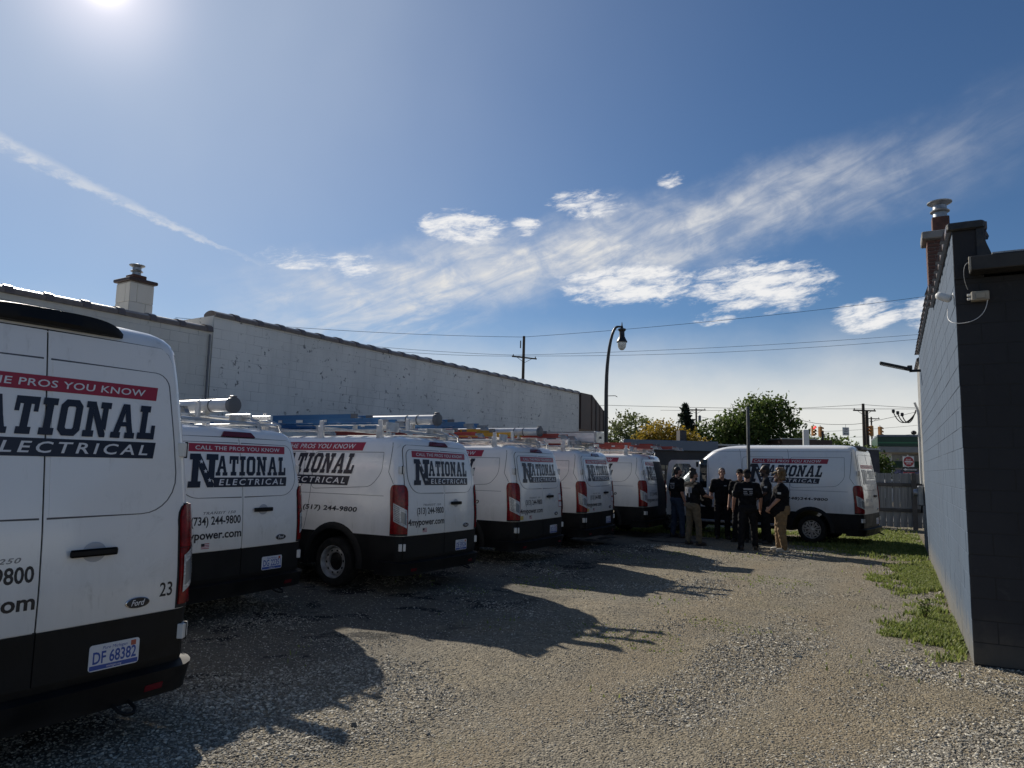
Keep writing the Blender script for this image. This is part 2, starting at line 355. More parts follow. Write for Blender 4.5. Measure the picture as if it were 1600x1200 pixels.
M['bark'] = vmat('bark', (.07, .055, .042), (.04, .032, .026), 5, .9, bump=.01)
def leaf_mat(name, ca, cb, cc):
    m, n, b = principled(name, ca, .6, spec=.3)
    g = n.n('ShaderNodeNewGeometry'); r = n.n('ShaderNodeValToRGB'); e = r.color_ramp.elements
    e[0].color = (*ca, 1); e[1].color = (*cc, 1); x = e.new(.5); x.color = (*cb, 1)
    n.set(r.inputs[0], g.outputs['Random Per Island']); n.set(b.inputs['Base Color'], r.outputs[0])
    try: b.inputs['Subsurface Weight'].default_value = 0.0
    except Exception: pass
    tr = n.n('ShaderNodeBsdfTranslucent'); n.set(tr.inputs[0], r.outputs[0]); mxs = n.n('ShaderNodeMixShader'); mxs.inputs[0].default_value = .45
    out = [x for x in m.node_tree.nodes if x.type == 'OUTPUT_MATERIAL'][0]
    m.node_tree.links.new(b.outputs[0], mxs.inputs[1]); m.node_tree.links.new(tr.outputs[0], mxs.inputs[2]); m.node_tree.links.new(mxs.outputs[0], out.inputs[0])
    return m
M['leaf'] = leaf_mat('leaf_green', (.050, .085, .018), (.085, .125, .030), (.13, .165, .045))
M['leafpale'] = leaf_mat('leaf_pale', (.08, .105, .04), (.12, .145, .055), (.165, .18, .075))
M['leafyellow'] = leaf_mat('leaf_yellow', (.30, .20, .02), (.20, .16, .03), (.38, .25, .03))
M['leafbrown'] = leaf_mat('leaf_brown', (.075, .045, .025), (.05, .045, .022), (.09, .06, .03))
M['needle'] = leaf_mat('needle', (.018, .030, .018), (.025, .038, .024), (.035, .048, .03))
M['grass'] = leaf_mat('grass_blade', (.13, .175, .040), (.19, .235, .06), (.28, .29, .11))
M['stone'] = None
def stone_mat():
    m, n, b = principled('gravel_stone', (.3, .28, .25), .9)
    g = n.n('ShaderNodeNewGeometry'); r = n.n('ShaderNodeValToRGB'); e = r.color_ramp.elements
    e[0].color = (.13, .115, .092, 1); e[1].color = (.66, .61, .50, 1)
    x = e.new(.35); x.color = (.25, .225, .178, 1); x = e.new(.8); x.color = (.42, .385, .31, 1)
    n.set(r.inputs[0], g.outputs['Random Per Island']); n.set(b.inputs['Base Color'], r.outputs[0]); return m
M['stone'] = stone_mat()
def ground_mat():
    m, n, b = principled('gravel_ground', (.25, .23, .2), .95, spec=.2)
    g = n.n('ShaderNodeNewGeometry'); P = g.outputs['Position']; s = n.n('ShaderNodeSeparateXYZ'); n.set(s.inputs[0], P)
    big = n.noise(P, .28, 5, .6, .3); mid = n.noise(P, 1.6, 6, .65); fineN = n.noise(P, 9, 6, .7)
    base = n.mix(n.ss(big, .38, .62), (.215, .180, .122), (.205, .182, .140))
    base = n.mix(n.m('MULTIPLY', n.ss(mid, .40, .70), .55), base, (.155, .140, .112))
    base = n.mix(n.m('MULTIPLY', n.ss(n.noise(P, .6, 4), .55, .72), .6), base, (.235, .195, .135))
    vo = n.n('ShaderNodeTexVoronoi'); n.set(vo.inputs['Vector'], P); vo.inputs['Scale'].default_value = 62
    v2 = n.n('ShaderNodeTexVoronoi'); n.set(v2.inputs['Vector'], P); v2.inputs['Scale'].default_value = 27
    rmp = n.n('ShaderNodeSeparateColor'); n.set(rmp.inputs[0], vo.outputs['Color']); rm2 = n.n('ShaderNodeSeparateColor'); n.set(rm2.inputs[0], v2.outputs['Color'])
    st = n.m('ADD', .50, n.m('MULTIPLY', n.m('ADD', n.m('MULTIPLY', rmp.outputs[0], .55), n.m('MULTIPLY', rm2.outputs[1], .45)), 1.0))
    vm = n.n('ShaderNodeVectorMath', operation='SCALE'); n.set(vm.inputs[0], base); n.set(vm.inputs['Scale'], st); base = vm.outputs[0]
    ev = n.m('ADD', n.m('MULTIPLY', s.outputs[0], .88), n.m('ADD', n.m('MULTIPLY', s.outputs[1], -.475), n.m('MULTIPLY', n.m('SUBTRACT', n.noise(P, .35, 3), .5), 1.6)))
    tr = n.m('MAXIMUM', n.m('SUBTRACT', 1.0, n.ss(n.m('ABSOLUTE', n.m('SUBTRACT', ev, -.6)), .10, .42)), n.m('SUBTRACT', 1.0, n.ss(n.m('ABSOLUTE', n.m('SUBTRACT', ev, -2.3)), .10, .42)))
    base = n.mix(n.m('MULTIPLY', tr, n.m('MULTIPLY', n.ss(mid, .25, .6), .60)), base, (.215, .175, .118))
    # green film of low weeds
    gr = n.m('MULTIPLY', n.ss(n.noise(P, .75, 5, .65), .55, .68), n.ss(fineN, .45, .62))
    base = n.mix(n.m('MULTIPLY', gr, .55), base, (.085, .095, .04))
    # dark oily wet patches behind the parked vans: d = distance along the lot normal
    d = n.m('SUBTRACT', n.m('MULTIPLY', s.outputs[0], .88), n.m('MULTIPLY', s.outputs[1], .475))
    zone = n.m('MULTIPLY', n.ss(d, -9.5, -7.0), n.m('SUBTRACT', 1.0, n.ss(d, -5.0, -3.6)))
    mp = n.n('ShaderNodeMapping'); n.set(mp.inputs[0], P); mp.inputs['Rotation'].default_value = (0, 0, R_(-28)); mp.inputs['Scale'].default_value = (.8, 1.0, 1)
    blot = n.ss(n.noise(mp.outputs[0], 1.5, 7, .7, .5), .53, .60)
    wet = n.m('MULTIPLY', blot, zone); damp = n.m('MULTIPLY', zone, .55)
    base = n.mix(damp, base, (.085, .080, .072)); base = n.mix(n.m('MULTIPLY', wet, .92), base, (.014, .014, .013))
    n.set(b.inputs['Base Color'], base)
    bp = n.n('ShaderNodeBump'); bp.inputs['Distance'].default_value = .016
    h = n.m('ADD', n.m('MULTIPLY', n.m('SUBTRACT', 1.0, vo.outputs['Distance']), .6), n.m('ADD', n.m('MULTIPLY', n.m('SUBTRACT', 1.0, v2.outputs['Distance']), .5), n.m('MULTIPLY', fineN, .6)))
    n.set(bp.inputs['Height'], h); n.set(b.inputs['Normal'], bp.outputs[0]); return m
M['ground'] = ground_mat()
# clothes, skin
M['tee'] = vmat('black_cotton', (.007, .007, .008), (.014, .014, .016), 14, .9, bump=.004, bscale=18, spec=.15)
M['tee2'] = vmat('charcoal_cotton', (.030, .032, .036), (.018, .019, .022), 14, .9, bump=.004, bscale=18, spec=.15)
M['jeans'] = vmat('blue_denim', (.030, .048, .085), (.020, .033, .06), 12, .9, bump=.004, bscale=18)
M['khaki'] = vmat('khaki_cloth', (.17, .135, .085), (.125, .098, .062), 12, .9, bump=.004, bscale=18)
M['tan'] = vmat('tan_cloth', (.25, .165, .085), (.185, .12, .06), 12, .9, bump=.004, bscale=18)
M['darkpants'] = vmat('dark_work_cloth', (.010, .010, .012), (.017, .017, .019), 12, .9, bump=.004, bscale=18, spec=.15)
M['skin'] = vmat('skin_light', (.44, .25, .17), (.36, .19, .13), 9, .6)
M['skindark'] = vmat('skin_brown', (.10, .055, .035), (.075, .04, .026), 9, .5)
M['hairdark'] = vmat('hair_dark', (.012, .009, .008), (.022, .016, .012), 40, .6, bump=.006, bscale=60)
M['hairblond'] = vmat('hair_blond', (.22, .13, .055), (.10, .06, .028), 30, .55, bump=.008, bscale=50)
M['boots'] = vmat('boots', (.016, .012, .010), (.028, .022, .018), 12, .6)
M['whiteshoe'] = vmat('pale_trainers', (.50, .47, .40), (.40, .37, .31), 12, .6)
M['print'] = principled('shirt_print', (.34, .34, .36), .8)[0]
M['eye'] = principled('eye_dark', (.012, .01, .01), .3)[0]

# ------------------------------------------------------------------ lettering
FLATM = principled('tmp', (.5, .5, .5))[0]
def text2d(s, bold=0.0, shear=0.0, space=1.0):
    """vertices and faces of a flat text, normalised to its own bounding box"""
    key = ('txt', s, bold, shear, space)
    def mk():
        cu = bpy.data.curves.new('lettering', 'FONT'); cu.body = s; cu.offset = bold; cu.shear = shear; cu.space_character = space; cu.resolution_u = 3
        o = bpy.data.objects.new('lettering', cu); col.objects.link(o)
        dg = bpy.context.evaluated_depsgraph_get(); dg.update()
        me = bpy.data.meshes.new_from_object(o.evaluated_get(dg))
        V = np.array([v.co[:2] for v in me.vertices]); F = [tuple(p.vertices) for p in me.polygons]
        bpy.data.objects.remove(o); bpy.data.meshes.remove(me)
        mn, mxv = V.min(0), V.max(0)
        return (V-mn), F, mxv-mn
    return cached(key, mk)
def text_fit(s, x0, x1, y0, y1, **kw):
    V, F, size = text2d(s, **kw)
    return np.stack([x0+V[:, 0]/size[0]*(x1-x0), y0+V[:, 1]/size[1]*(y1-y0)], 1), F
def slab(ch):
    """slab-serif capital as polygons in a unit-height cell: (width, polygons)"""
    if ch == 'I': return .52, [[(0,0),(.52,0),(.52,.19),(0,.19)], [(0,.81),(.52,.81),(.52,1),(0,1)], [(.13,.19),(.39,.19),(.39,.81),(.13,.81)]]
    if ch == 'T': return .80, [[(0,.80),(.80,.80),(.80,1),(0,1)], [(0,.60),(.16,.60),(.16,.80),(0,.80)], [(.64,.60),(.80,.60),(.80,.80),(.64,.80)],
                               [(.27,.19),(.53,.19),(.53,.80),(.27,.80)], [(.15,0),(.65,0),(.65,.19),(.15,.19)]]
    if ch == 'N': return .98, [[(0,0),(.42,0),(.42,.18),(0,.18)], [(.10,.18),(.32,.18),(.32,.82),(.10,.82)], [(0,.82),(.36,.82),(.36,1),(0,1)],
                               [(.32,.82),(.36,.97),(.88,.10),(.88,0),(.66,0),(.32,.60)], [(.66,.34),(.88,.18),(.88,.82),(.66,.82)], [(.56,.82),(.98,.82),(.98,1),(.56,1)]]
    if ch == 'A': return 1.0, [[(0,0),(.40,0),(.40,.17),(0,.17)], [(.58,0),(1,0),(1,.17),(.58,.17)], [(.10,.17),(.33,.17),(.39,.34),(.17,.40)],
                               [(.67,.17),(.91,.17),(.83,.40),(.61,.34)], [(.17,.40),(.39,.34),(.61,.34),(.83,.40),(.80,.47),(.20,.47)],
                               [(.20,.47),(.43,.47),(.50,.76),(.36,1)], [(.57,.47),(.80,.47),(.64,1),(.50,.76)], [(.36,1),(.50,.76),(.64,1)]]
    if ch == 'L': return .76, [[(0,0),(.76,0),(.76,.19),(0,.19)], [(.59,.19),(.76,.19),(.76,.42),(.59,.42)], [(.10,.19),(.36,.19),(.36,.81),(.10,.81)], [(0,.81),(.46,.81),(.46,1),(0,1)]]
    if ch == 'O':
        o = [(.18,0),(.64,0),(.82,.16),(.82,.84),(.64,1),(.18,1),(0,.84),(0,.16)]; i = [(.30,.19),(.52,.19),(.56,.23),(.56,.77),(.52,.81),(.30,.81),(.26,.77),(.26,.23)]
        return .82, [[o[k], o[(k+1) % 8], i[(k+1) % 8], i[k]] for k in range(8)]
def logo_polys(W, big_n=True):
    """the van logo in a frame x 0..W, y 0..1 (fractions of logo height): slanted banner, slab lettering, bar. Returns dict of polygon lists"""
    sh = .055*W/1.0
    out = {'navy': [], 'stars': []}
    # lettering row
    y0, y1 = .275, .765; letters = 'ATIONAL' if big_n else 'NATIONAL'
    x0 = .225*W if big_n else .0; x1 = .985*W
    tot = sum(slab(c)[0] for c in letters) + .13*(len(letters)-1); sc = (x1-x0-.03*W)/tot; x = x0
    for c in letters:
        w, polys = slab(c)
        for p in polys: out['navy'].append([(x+px*sc+(py*.035*W), y0+py*(y1-y0)) for px, py in p])
        x += (w+.13)*sc
    return out

# ------------------------------------------------------------------ vans
class VanGeo:
    def __init__(s, roof, L, wb):
        s.L, s.wb, s.dH = L, wb, roof-2.17
        z = np.array([.28, .46, .76, 1.0, 1.3, 1.5, 1.7, 1.9, 2.0, 2.05, 2.09, 2.12, 2.145, 2.165, 2.17])
        w = np.array([.97, .985, .99, .99, .985, .975, .96, .935, .915, .895, .86, .80, .68, .42, .2])
        yr = np.array([.05, 0, 0, 0, .02, .045, .085, .13, .155, .175, .205, .25, .34, .60, .9])
        yf = np.array([.05, 0, 0, .06, .62, 1.12, 1.42, 1.75, 1.95, 2.07, 2.2, 2.35, 2.55, 2.95, 3.2])
        if s.dH > 0:
            k = (0.5+s.dH)/.5
            z = np.where(z <= 1.5, z, np.where(z <= 2.0, 1.5+(z-1.5)*k, z+s.dH))
            w = np.where(z > 1.5, w-.02*np.clip((z-1.5)/1.0, 0, 1), w)
            yr = yr + np.clip(z-1.5, 0, 9)*.06*s.dH; yf = yf + np.clip(z-1.5, 0, 9)*.35*s.dH
        s.z, s.w, s.yr, s.yf = z, w, yr, L-yf
        s.top = roof; s.rc = .13; s.bow = .035
    def W(s, z): return np.interp(z, s.z, s.w)
    def ztop(s, z): return 1.5+(z-1.5)*((0.5+s.dH)/.5) if z > 1.5 else z   # low-roof height -> this roof
    def P(s, a, z):
        a = np.asarray(a, float); z = np.asarray(z, float); a, z = np.broadcast_arrays(a, z)
        w = np.interp(z, s.z, s.w); y0 = np.interp(z, s.z, s.yr); sg = np.sign(a); aa = np.abs(a)
        flat = w-s.rc; arc = s.rc*math.pi/2
        yb = y0+s.bow*(flat/w)**2; ph = np.clip((aa-flat)/s.rc, 0, math.pi/2)
        x = np.where(aa < flat, aa, flat+s.rc*np.sin(ph))
        y = np.where(aa < flat, y0+s.bow*(aa/w)**2, yb+s.rc*(1-np.cos(ph))) + np.maximum(aa-flat-arc, 0)
        return np.stack([x*sg, y, z], -1)
    def S(s, a, z, off=0.0):
        a = np.asarray(a, float); z = np.asarray(z, float); a, z = np.broadcast_arrays(a, z); e = 2e-3
        p = s.P(a, z); da = s.P(a+e, z)-s.P(a-e, z); dz = s.P(a, z+e)-s.P(a, z-e)
        n = np.cross(da, dz); n /= np.linalg.norm(n, axis=-1, keepdims=True)+1e-12
        return p+n*np.asarray(off)[..., None] if np.ndim(off) else p+n*off
    def aside(s, y, z):
        """arc position (positive) of the body side at distance y from the rear"""
        z = np.asarray(z, float); w = np.interp(z, s.z, s.w); flat = w-s.rc
        return flat+s.rc*math.pi/2+(np.asarray(y)-(np.interp(z, s.z, s.yr)+s.bow*(flat/w)**2+s.rc))
    def ring(s, z, grow=0.0):
        w = float(np.interp(z, s.z, s.w)); y0 = float(np.interp(z, s.z, s.yr)); y1 = float(np.interp(z, s.z, s.yf))
        rc = min(s.rc, w*.6); rf = min(.34, w*.6); pts = []; flat = w-rc
        for t in np.linspace(0, 1, 9)[:-1]: x = t*flat; pts.append((x, y0+s.bow*(x/w)**2))
        yb = y0+s.bow*(flat/w)**2
        for ph in np.linspace(0, math.pi/2, 9): pts.append((flat+rc*math.sin(ph), yb+rc*(1-math.cos(ph))))
        ff = w-rf; bf = .16; yfb = y1-bf*(ff/w)**2
        for y in np.linspace(yb+rc, yfb-rf, 26)[1:-1]: pts.append((w, y))
        for ph in np.linspace(0, math.pi/2, 9): pts.append((ff+rf*math.cos(ph), yfb-rf+rf*math.sin(ph)))
        for t in np.linspace(1, 0, 7)[1:]: x = t*ff; pts.append((x, y1-bf*(x/w)**2))
        left = [(-x, y) for x, y in pts[1:-1]][::-1]
        return [(x*(1+grow), y, z) for x, y in pts+left]
def loft(rings, closed_top=True, closed_bottom=True):
    n = len(rings[0]); mb = MB(); vs = [p for r in rings for p in r]; fs = []
    for i in range(len(rings)-1):
        for k in range(n): fs.append((i*n+k, i*n+(k+1) % n, (i+1)*n+(k+1) % n, (i+1)*n+k))
    if closed_bottom: fs.append(tuple(range(n-1, -1, -1)))
    if closed_top: fs.append(tuple((len(rings)-1)*n+k for k in range(n)))
    return mb.add(vs, fs)
def boolean_cut(me, cutters, inner):
    """subtract closed cutter meshes (wheel tunnels)"""
    o = link('tmp_cut', me); me.materials.append(inner); cs = []
    for c in cutters:
        co = link('tmp_cutter', c); cs.append(co); md = o.modifiers.new('b', 'BOOLEAN'); md.operation = 'DIFFERENCE'; md.object = co; md.solver = 'EXACT'
    dg = bpy.context.evaluated_depsgraph_get(); dg.update(); r = bpy.data.meshes.new_from_object(o.evaluated_get(dg))
    bpy.data.objects.remove(o)
    for co in cs: bpy.data.objects.remove(co)
    r.set_sharp_from_angle(angle=R_(32)); return r
def patch(g, xl, xr, zs, off, th=0.01, nc=10, mats=None, name='patch', mb=None, mi=0):
    """sheet with thickness lying on the van skin; xl/xr give its edges for each height"""
    mb = mb or MB(); rows = []
    for z in zs:
        a = np.linspace(xl(z), xr(z), nc); rows.append(g.S(a, np.full(nc, z), off))
    R = len(zs); V = np.concatenate(rows); fs = [(i*nc+k, i*nc+k+1, (i+1)*nc+k+1, (i+1)*nc+k) for i in range(R-1) for k in range(nc-1)]
    mb.add(V, fs, mi)
    if th:
        rim = [(0, k) for k in range(nc)] + [(i, nc-1) for i in range(1, R)] + [(R-1, k) for k in range(nc-2, -1, -1)] + [(i, 0) for i in range(R-2, 0, -1)]
        A = np.array([np.linspace(xl(zs[i]), xr(zs[i]), nc)[k] for i, k in rim]); Z = np.array([zs[i] for i, k in rim])
        top = g.S(A, Z, off); bot = g.S(A, Z, off-th); n = len(rim)
        mb.add(np.concatenate([top, bot]), [(i, n+i, n+(i+1) % n, (i+1) % n) for i in range(n)], mi)
    return mb
def strip(g, pts, w, off, mb=None, mi=0, close=False):
    """narrow line on the skin along (a,z) points"""
    mb = mb or MB(); P = np.array(pts, float)
    if close: P = np.vstack([P, P[:1]])
    d = np.gradient(P, axis=0); d /= np.linalg.norm(d, axis=1, keepdims=True)+1e-9; nrm = np.stack([-d[:, 1], d[:, 0]], 1)*w/2
    A = g.S(P[:, 0]+nrm[:, 0], P[:, 1]+nrm[:, 1], off); B = g.S(P[:, 0]-nrm[:, 0], P[:, 1]-nrm[:, 1], off); n = len(P)
    return mb.add(np.concatenate([A, B]), [(i, n+i, n+i+1, i+1) for i in range(n-1)], mi)
def dense(pts, step=.05):
    out = [pts[0]]
    for p, q in zip(pts[:-1], pts[1:]):
        n = max(1, int(math.hypot(q[0]-p[0], q[1]-p[1])/step))
        out += [(p[0]+(q[0]-p[0])*k/n, p[1]+(q[1]-p[1])*k/n) for k in range(1, n+1)]
    return out
def rounded(pts, r=.06, n=5):
    """round the corners of an open polyline"""
    out = [pts[0]]
    for i in range(1, len(pts)-1):
        p, c_, q = [np.array(pts[j], float) for j in (i-1, i, i+1)]
        rr = min(r, np.linalg.norm(p-c_)*.45, np.linalg.norm(q-c_)*.45)
        a = c_+(p-c_)/np.linalg.norm(p-c_)*rr; b = c_+(q-c_)/np.linalg.norm(q-c_)*rr
        for t in np.linspace(0, 1, n): out.append(tuple((1-t)**2*a+2*t*(1-t)*c_+t*t*b))
    out.append(pts[-1]); return out
def decal_text(g, s, x0, x1, z0, z1, off, fx=None, **kw):
    V, F = text_fit(s, x0, x1, z0, z1, **kw); a = fx(V[:, 0], V[:, 1]) if fx else V[:, 0]
    return MB().add(g.S(a, V[:, 1], off), F)
def decal_polys(g, polys, off, fx=None):
    mb = MB()
    for i, p in enumerate(polys):
        V = np.array(p, float); a = fx(V[:, 0], V[:, 1]) if fx else V[:, 0]
        mb.add(g.S(a, V[:, 1], off+i*.00012), [tuple(range(len(p)))])
    return mb
def star(cx, cy, r):
    o = []
    for k in range(10):
        a = math.pi/2+k*math.pi/5; q = r if k % 2 == 0 else r*.40; o.append((cx+q*math.cos(a), cy+q*math.sin(a)))
    return [[o[(i-1) % 10], o[i], o[(i+1) % 10], (cx, cy)] for i in range(0, 10, 2)]

def wheel_meshes(kind):
    Mx = Matrix.Rotation(-math.pi/2, 4, 'Y')       # lathe axis +Z -> -X (outer face of a left wheel)
    t = MB().lathe([(.215, -.10), (.245, -.118), (.30, -.122), (.332, -.105), (.345, -.07), (.3465, -.03), (.345, -.028), (.3465, .03), (.345, .07), (.332, .105), (.30, .122), (.245, .118), (.215, .10)], 40, Mx, cap=False)
    tyre = t.mesh('tyre', M['rubber'], 40)
    r = MB()
    if kind == 'steel':
        r.lathe([(.205, -.10), (.205, .085), (.218, .112), (.228, .112), (.226, .098), (.205, .075), (.196, .03), (.19, .052), (.17, .062), (.140, .060), (.128, .052), (.125, .02)], 40, Mx, 0, cap=False)
        r.lathe([(.125, .02), (.11, .03), (.06, .052), (.03, .056), (.0, .056)], 24, Mx, 1, cap=False)
        for k in range(10):
            a = 2*math.pi*k/10+.2; c_ = Vector((math.cos(a)*.157, math.sin(a)*.157, .0625))
            Mk = Mx @ Matrix.Translation(c_) @ Matrix.Rotation(a, 4, 'Z')
            r.lathe([(.015, -.004), (.015, .0012), (.011, .0014), (.0, .0014)], 10, Mk @ Matrix.Diagonal((.85, 1.2, 1, 1)), 1, cap=False)
        for k in range(6):
            a = 2*math.pi*k/6; Mk = Mx @ Matrix.Translation((math.cos(a)*.075, math.sin(a)*.075, .03)); r.lathe([(.011, 0), (.011, .025), (.0, .027)], 6, Mk, 1, cap=False)
        rim = r.mesh('rim', [M['wheelsteel'], M['plastic']], 30)
    else:
        r.lathe([(.205, -.10), (.205, .06), (.222, .112), (.226, .112), (.224, .100), (.208, .092), (.204, .080)], 40, Mx, 0, cap=False)
        r.lathe([(.205, .065), (.10, .072), (.0, .075)], 32, Mx, 1, cap=False)
        r.lathe([(.045, .07), (.045, .102), (.03, .108), (.0, .108)], 20, Mx, 0, cap=False)
        for k in range(14):
            a = 2*math.pi*(k//2)/7+(.17 if k % 2 else -.17)
            Mk = Mx @ Matrix.Rotation(a, 4, 'Z')
            r.prism([(.035, -.016), (.13, -.012), (.215, -.02), (.215, .02), (.13, .012), (.035, .016)], .074, .10, Mk, 0)
        for k in range(7):
            Mk = Mx @ Matrix.Rotation(2*math.pi*(k+.5)/7, 4, 'Z'); r.prism([(.14, -.016), (.175, -.03), (.175, .03), (.14, .016)], .074, .096, Mk, 0)
        rim = r.mesh('rim', [M['silver'], M['dark']], 30)
    return tyre, rim

def make_van(label, loc, yaw_deg, roof, length, wb, phone_rear, phone_side, plate, wheel='steel', side_logo=True, number=None, badge='TRANSIT 350', ghost=False, flag=True, extra=None, open_rear=False, boards=False, spoiler=False, paint='paint', lean=(0, 0)):
    rz = R_(yaw_deg)-math.pi/2
    van = thing('work_van', label, 'van', loc, group='white electrical company vans parked on the gravel lot', rot=(R_(lean[0]), R_(lean[1]), rz))
    key = (round(roof, 2), round(length, 2)); g = cached(('geo',)+key, lambda: VanGeo(roof, length, wb))
    K = lambda n: (n,)+key
    zl = g.ztop; ya = 1.22; yfw = ya+wb
    def part(name, mk, parent=van, k=None): return link(name, cached(k or K(name), mk), parent)
    # --- shell
    def cutter():
        out = []
        for y in (ya, yfw):
            me = MB().lathe([(.455, -1.3), (.455, 1.3)], 40, Matrix.Translation((0, y, .36)) @ Matrix.Rotation(math.pi/2, 4, 'Y')).mesh('cut', M['dark']); out.append(me)
        return out
    def mk_body():
        zs = np.unique(np.concatenate([[.765], np.linspace(.80, 1.5, 10), np.linspace(1.5, zl(2.0), 10), g.z[g.z > zl(2.0)-.001]]))
        me = loft([g.ring(z) for z in zs]).mesh('body', M[paint], 30); return boolean_cut(me, cutter(), M['dark'])
    body = part('body', mk_body, k=K('body')+(paint,))
    def mk_clad():
        me = loft([g.ring(z, .004) for z in (.29, .36, .46, .60, .70, .75, .768)]).mesh('lower_cladding', M['plastic'], 30); return boolean_cut(me, cutter(), M['dark'])
    part('lower_cladding', mk_clad)
    # --- arches and wheels
    tyre, rim = cached(('wheel', wheel), lambda: wheel_meshes(wheel))
    for y in (ya, yfw):
        for sg in (-1, 1):
            def mk_arch():
                mb = MB(); n = 20
                for sgn in (-1,):
                    ring = []
                    for k in range(n+1):
                        th = math.radians(-8)+math.radians(196)*k/n
                        for r_, x_ in ((.445, .93), (.452, 1.012), (.50, 1.014), (.545, .992), (.55, .96)):
                            ring.append((sgn*x_, r_*math.cos(th), r_*math.sin(th)))
                    mb.add(ring, [(i*5+j, i*5+j+1, (i+1)*5+j+1, (i+1)*5+j) for i in range(n) for j in range(4)])
                return mb.mesh('wheel_arch', M['plastic'], 40)
            o = link('wheel_arch', cached(('arch',), mk_arch), van, (0, y, .36), (0, 0, 0 if sg < 0 else math.pi))
            w_ = bpy.data.objects.new('wheel', None); w_.empty_display_size = .1; col.objects.link(w_); w_.parent = van; w_.location = (sg*.865, y, .345)
            w_.rotation_euler = (random.uniform(0, 3), 0, 0 if sg < 0 else math.pi)
            link('tyre', tyre, w_); link('rim', rim, w_)
    # --- rear doors, window blanks
    dl = lambda z: g.W(z)-.085
    zd = np.concatenate([np.linspace(.775, 1.5, 12), np.linspace(1.5, zl(1.93), 8)[1:], [zl(1.96), zl(1.985), zl(2.0)+.008]])
    def rcut(z): t = max(0, (z-zl(1.93))/(zl(2.0)+.01-zl(1.93))); return .085*(1-math.sqrt(max(0, 1-t*t)))
    def mk_door(s_):
        lo = (lambda z: .005) if s_ > 0 else (lambda z: -(dl(z)-rcut(z)))
        hi = (lambda z: dl(z)-rcut(z)) if s_ > 0 else (lambda z: -.005)
        return patch(g, lo, hi, zd, .009, .012, 12).mesh('rear_door', M[paint], 30)
    z_r0, z_r1 = 1.345+(.06 if roof > 2.5 else 0), zl(1.945)-(.06 if roof > 2.5 else 0)
    def win_out(z):
        w = dl(z)-.055; t = (z-z_r0)/(z_r1-z_r0); h = z_r1-z_r0
        c0 = min(.34, .30); d0 = z-z_r0
        cut = 0
        if d0 < .26: q = 1-d0/.26; cut += .26*(1-math.sqrt(max(0, 1-q*q)))
        d1 = z_r1-z
        if d1 < .09: q = 1-d1/.09; cut += .09*(1-math.sqrt(max(0, 1-q*q)))
        return w-cut
    zw = np.concatenate([z_r0+np.array([0, .006, .02, .045, .08, .13, .19, .26]), np.linspace(z_r0+.30, z_r1-.10, 7), z_r1-np.array([.085, .06, .035, .015, .004, 0])])
    doors = {}
    for s_ in (-1, 1):
        nm = 'left' if s_ < 0 else 'right'
        if open_rear and s_ > 0:
            doors[s_] = thing_child('rear_door', van, (g.W(1.0)-.06, .01, 0)); continue
        d = link('rear_door', cached(K('door')+(s_, paint), lambda: mk_door(s_)), van); doors[s_] = d
        def mk_win():
            if s_ > 0: return patch(g, lambda z: .03, win_out, zw, .0135, .006, 10).mesh('window_panel', M[paint], 30)
            return patch(g, lambda z: -win_out(z), lambda z: -.03, zw, .0135, .006, 10).mesh('window_panel', M[paint], 30)
        link('window_panel', cached(K('win')+(s_, paint), mk_win), d)
        def mk_groove():
            pts = [(s_*.02, z_r0-.006)]+[(s_*(win_out(z)+.006), z) for z in zw]+[(s_*.02, z_r1+.006)]
            return strip(g, dense(pts, .04), .011, .0102).mesh('panel_gap', M['groove'])
        link('panel_gap', cached(K('groove')+(s_,), mk_groove), d)
        def mk_low():
            zz = np.linspace(.475, .766, 7); e = (lambda z: dl(z)+.01)
            return (patch(g, lambda z: .005, e, zz, .013, .012, 10) if s_ > 0 else patch(g, lambda z: -e(z), lambda z: -.005, zz, .013, .012, 10)).mesh('door_cladding', M['plastic'], 30)
        link('door_cladding', cached(K('dcl')+(s_,), mk_low), d)
    def mk_seal():
        mb = strip(g, dense([(0, .47), (0, zl(2.0))], .06), .020, .0015)
        for s_ in (-1, 1):
            pts = [(s_*(dl(z)-rcut(z)+.004), z) for z in zd]+[(0.0, zl(2.0)+.014)]
            strip(g, dense(pts, .05), .013, .0015, mb)
        return mb.mesh('door_seal', M['dark'])
    part('door_seal', mk_seal)
    # --- side seams
    def mk_seams():
        mb = MB()
        for s_ in (-1, 1):
            A = lambda y, z: (s_*float(g.aside(y, z)), z)
            ln = lambda pts, w=.007, r=.0: strip(g, dense(rounded([A(*p) for p in pts], r) if r else [A(*p) for p in pts], .05), w, .0015, mb)
            ln([(.30, zl(2.04)), (.30, 1.63), (.20, 1.47)], .009)
            ln([(.42, zl(1.90)), (.42, 1.62), (.60, 1.42), (1.72, 1.36), (1.72, zl(1.90)), (.42, zl(1.90))], .007, .10)
            ln([(1.80, .78), (1.80, zl(2.03))], .008); ln([(3.05, .5), (3.05, zl(2.03))], .008)
            ln([(3.95+(length-5.98), .5), (3.95+(length-5.98), zl(1.98))], .008)
            ln([(.35, 1.30), (3.0, 1.30)], .006); ln([(1.9, zl(1.90)), (1.9, 1.36), (2.95, 1.36), (2.95, zl(1.90)), (1.9, zl(1.90))], .007, .10)
            if roof > 2.3: ln([(.25, zl(1.99)), (3.9, zl(1.99))], .006)
        return mb.mesh('panel_seam', M['groove'])
    part('panel_seam', mk_seams)
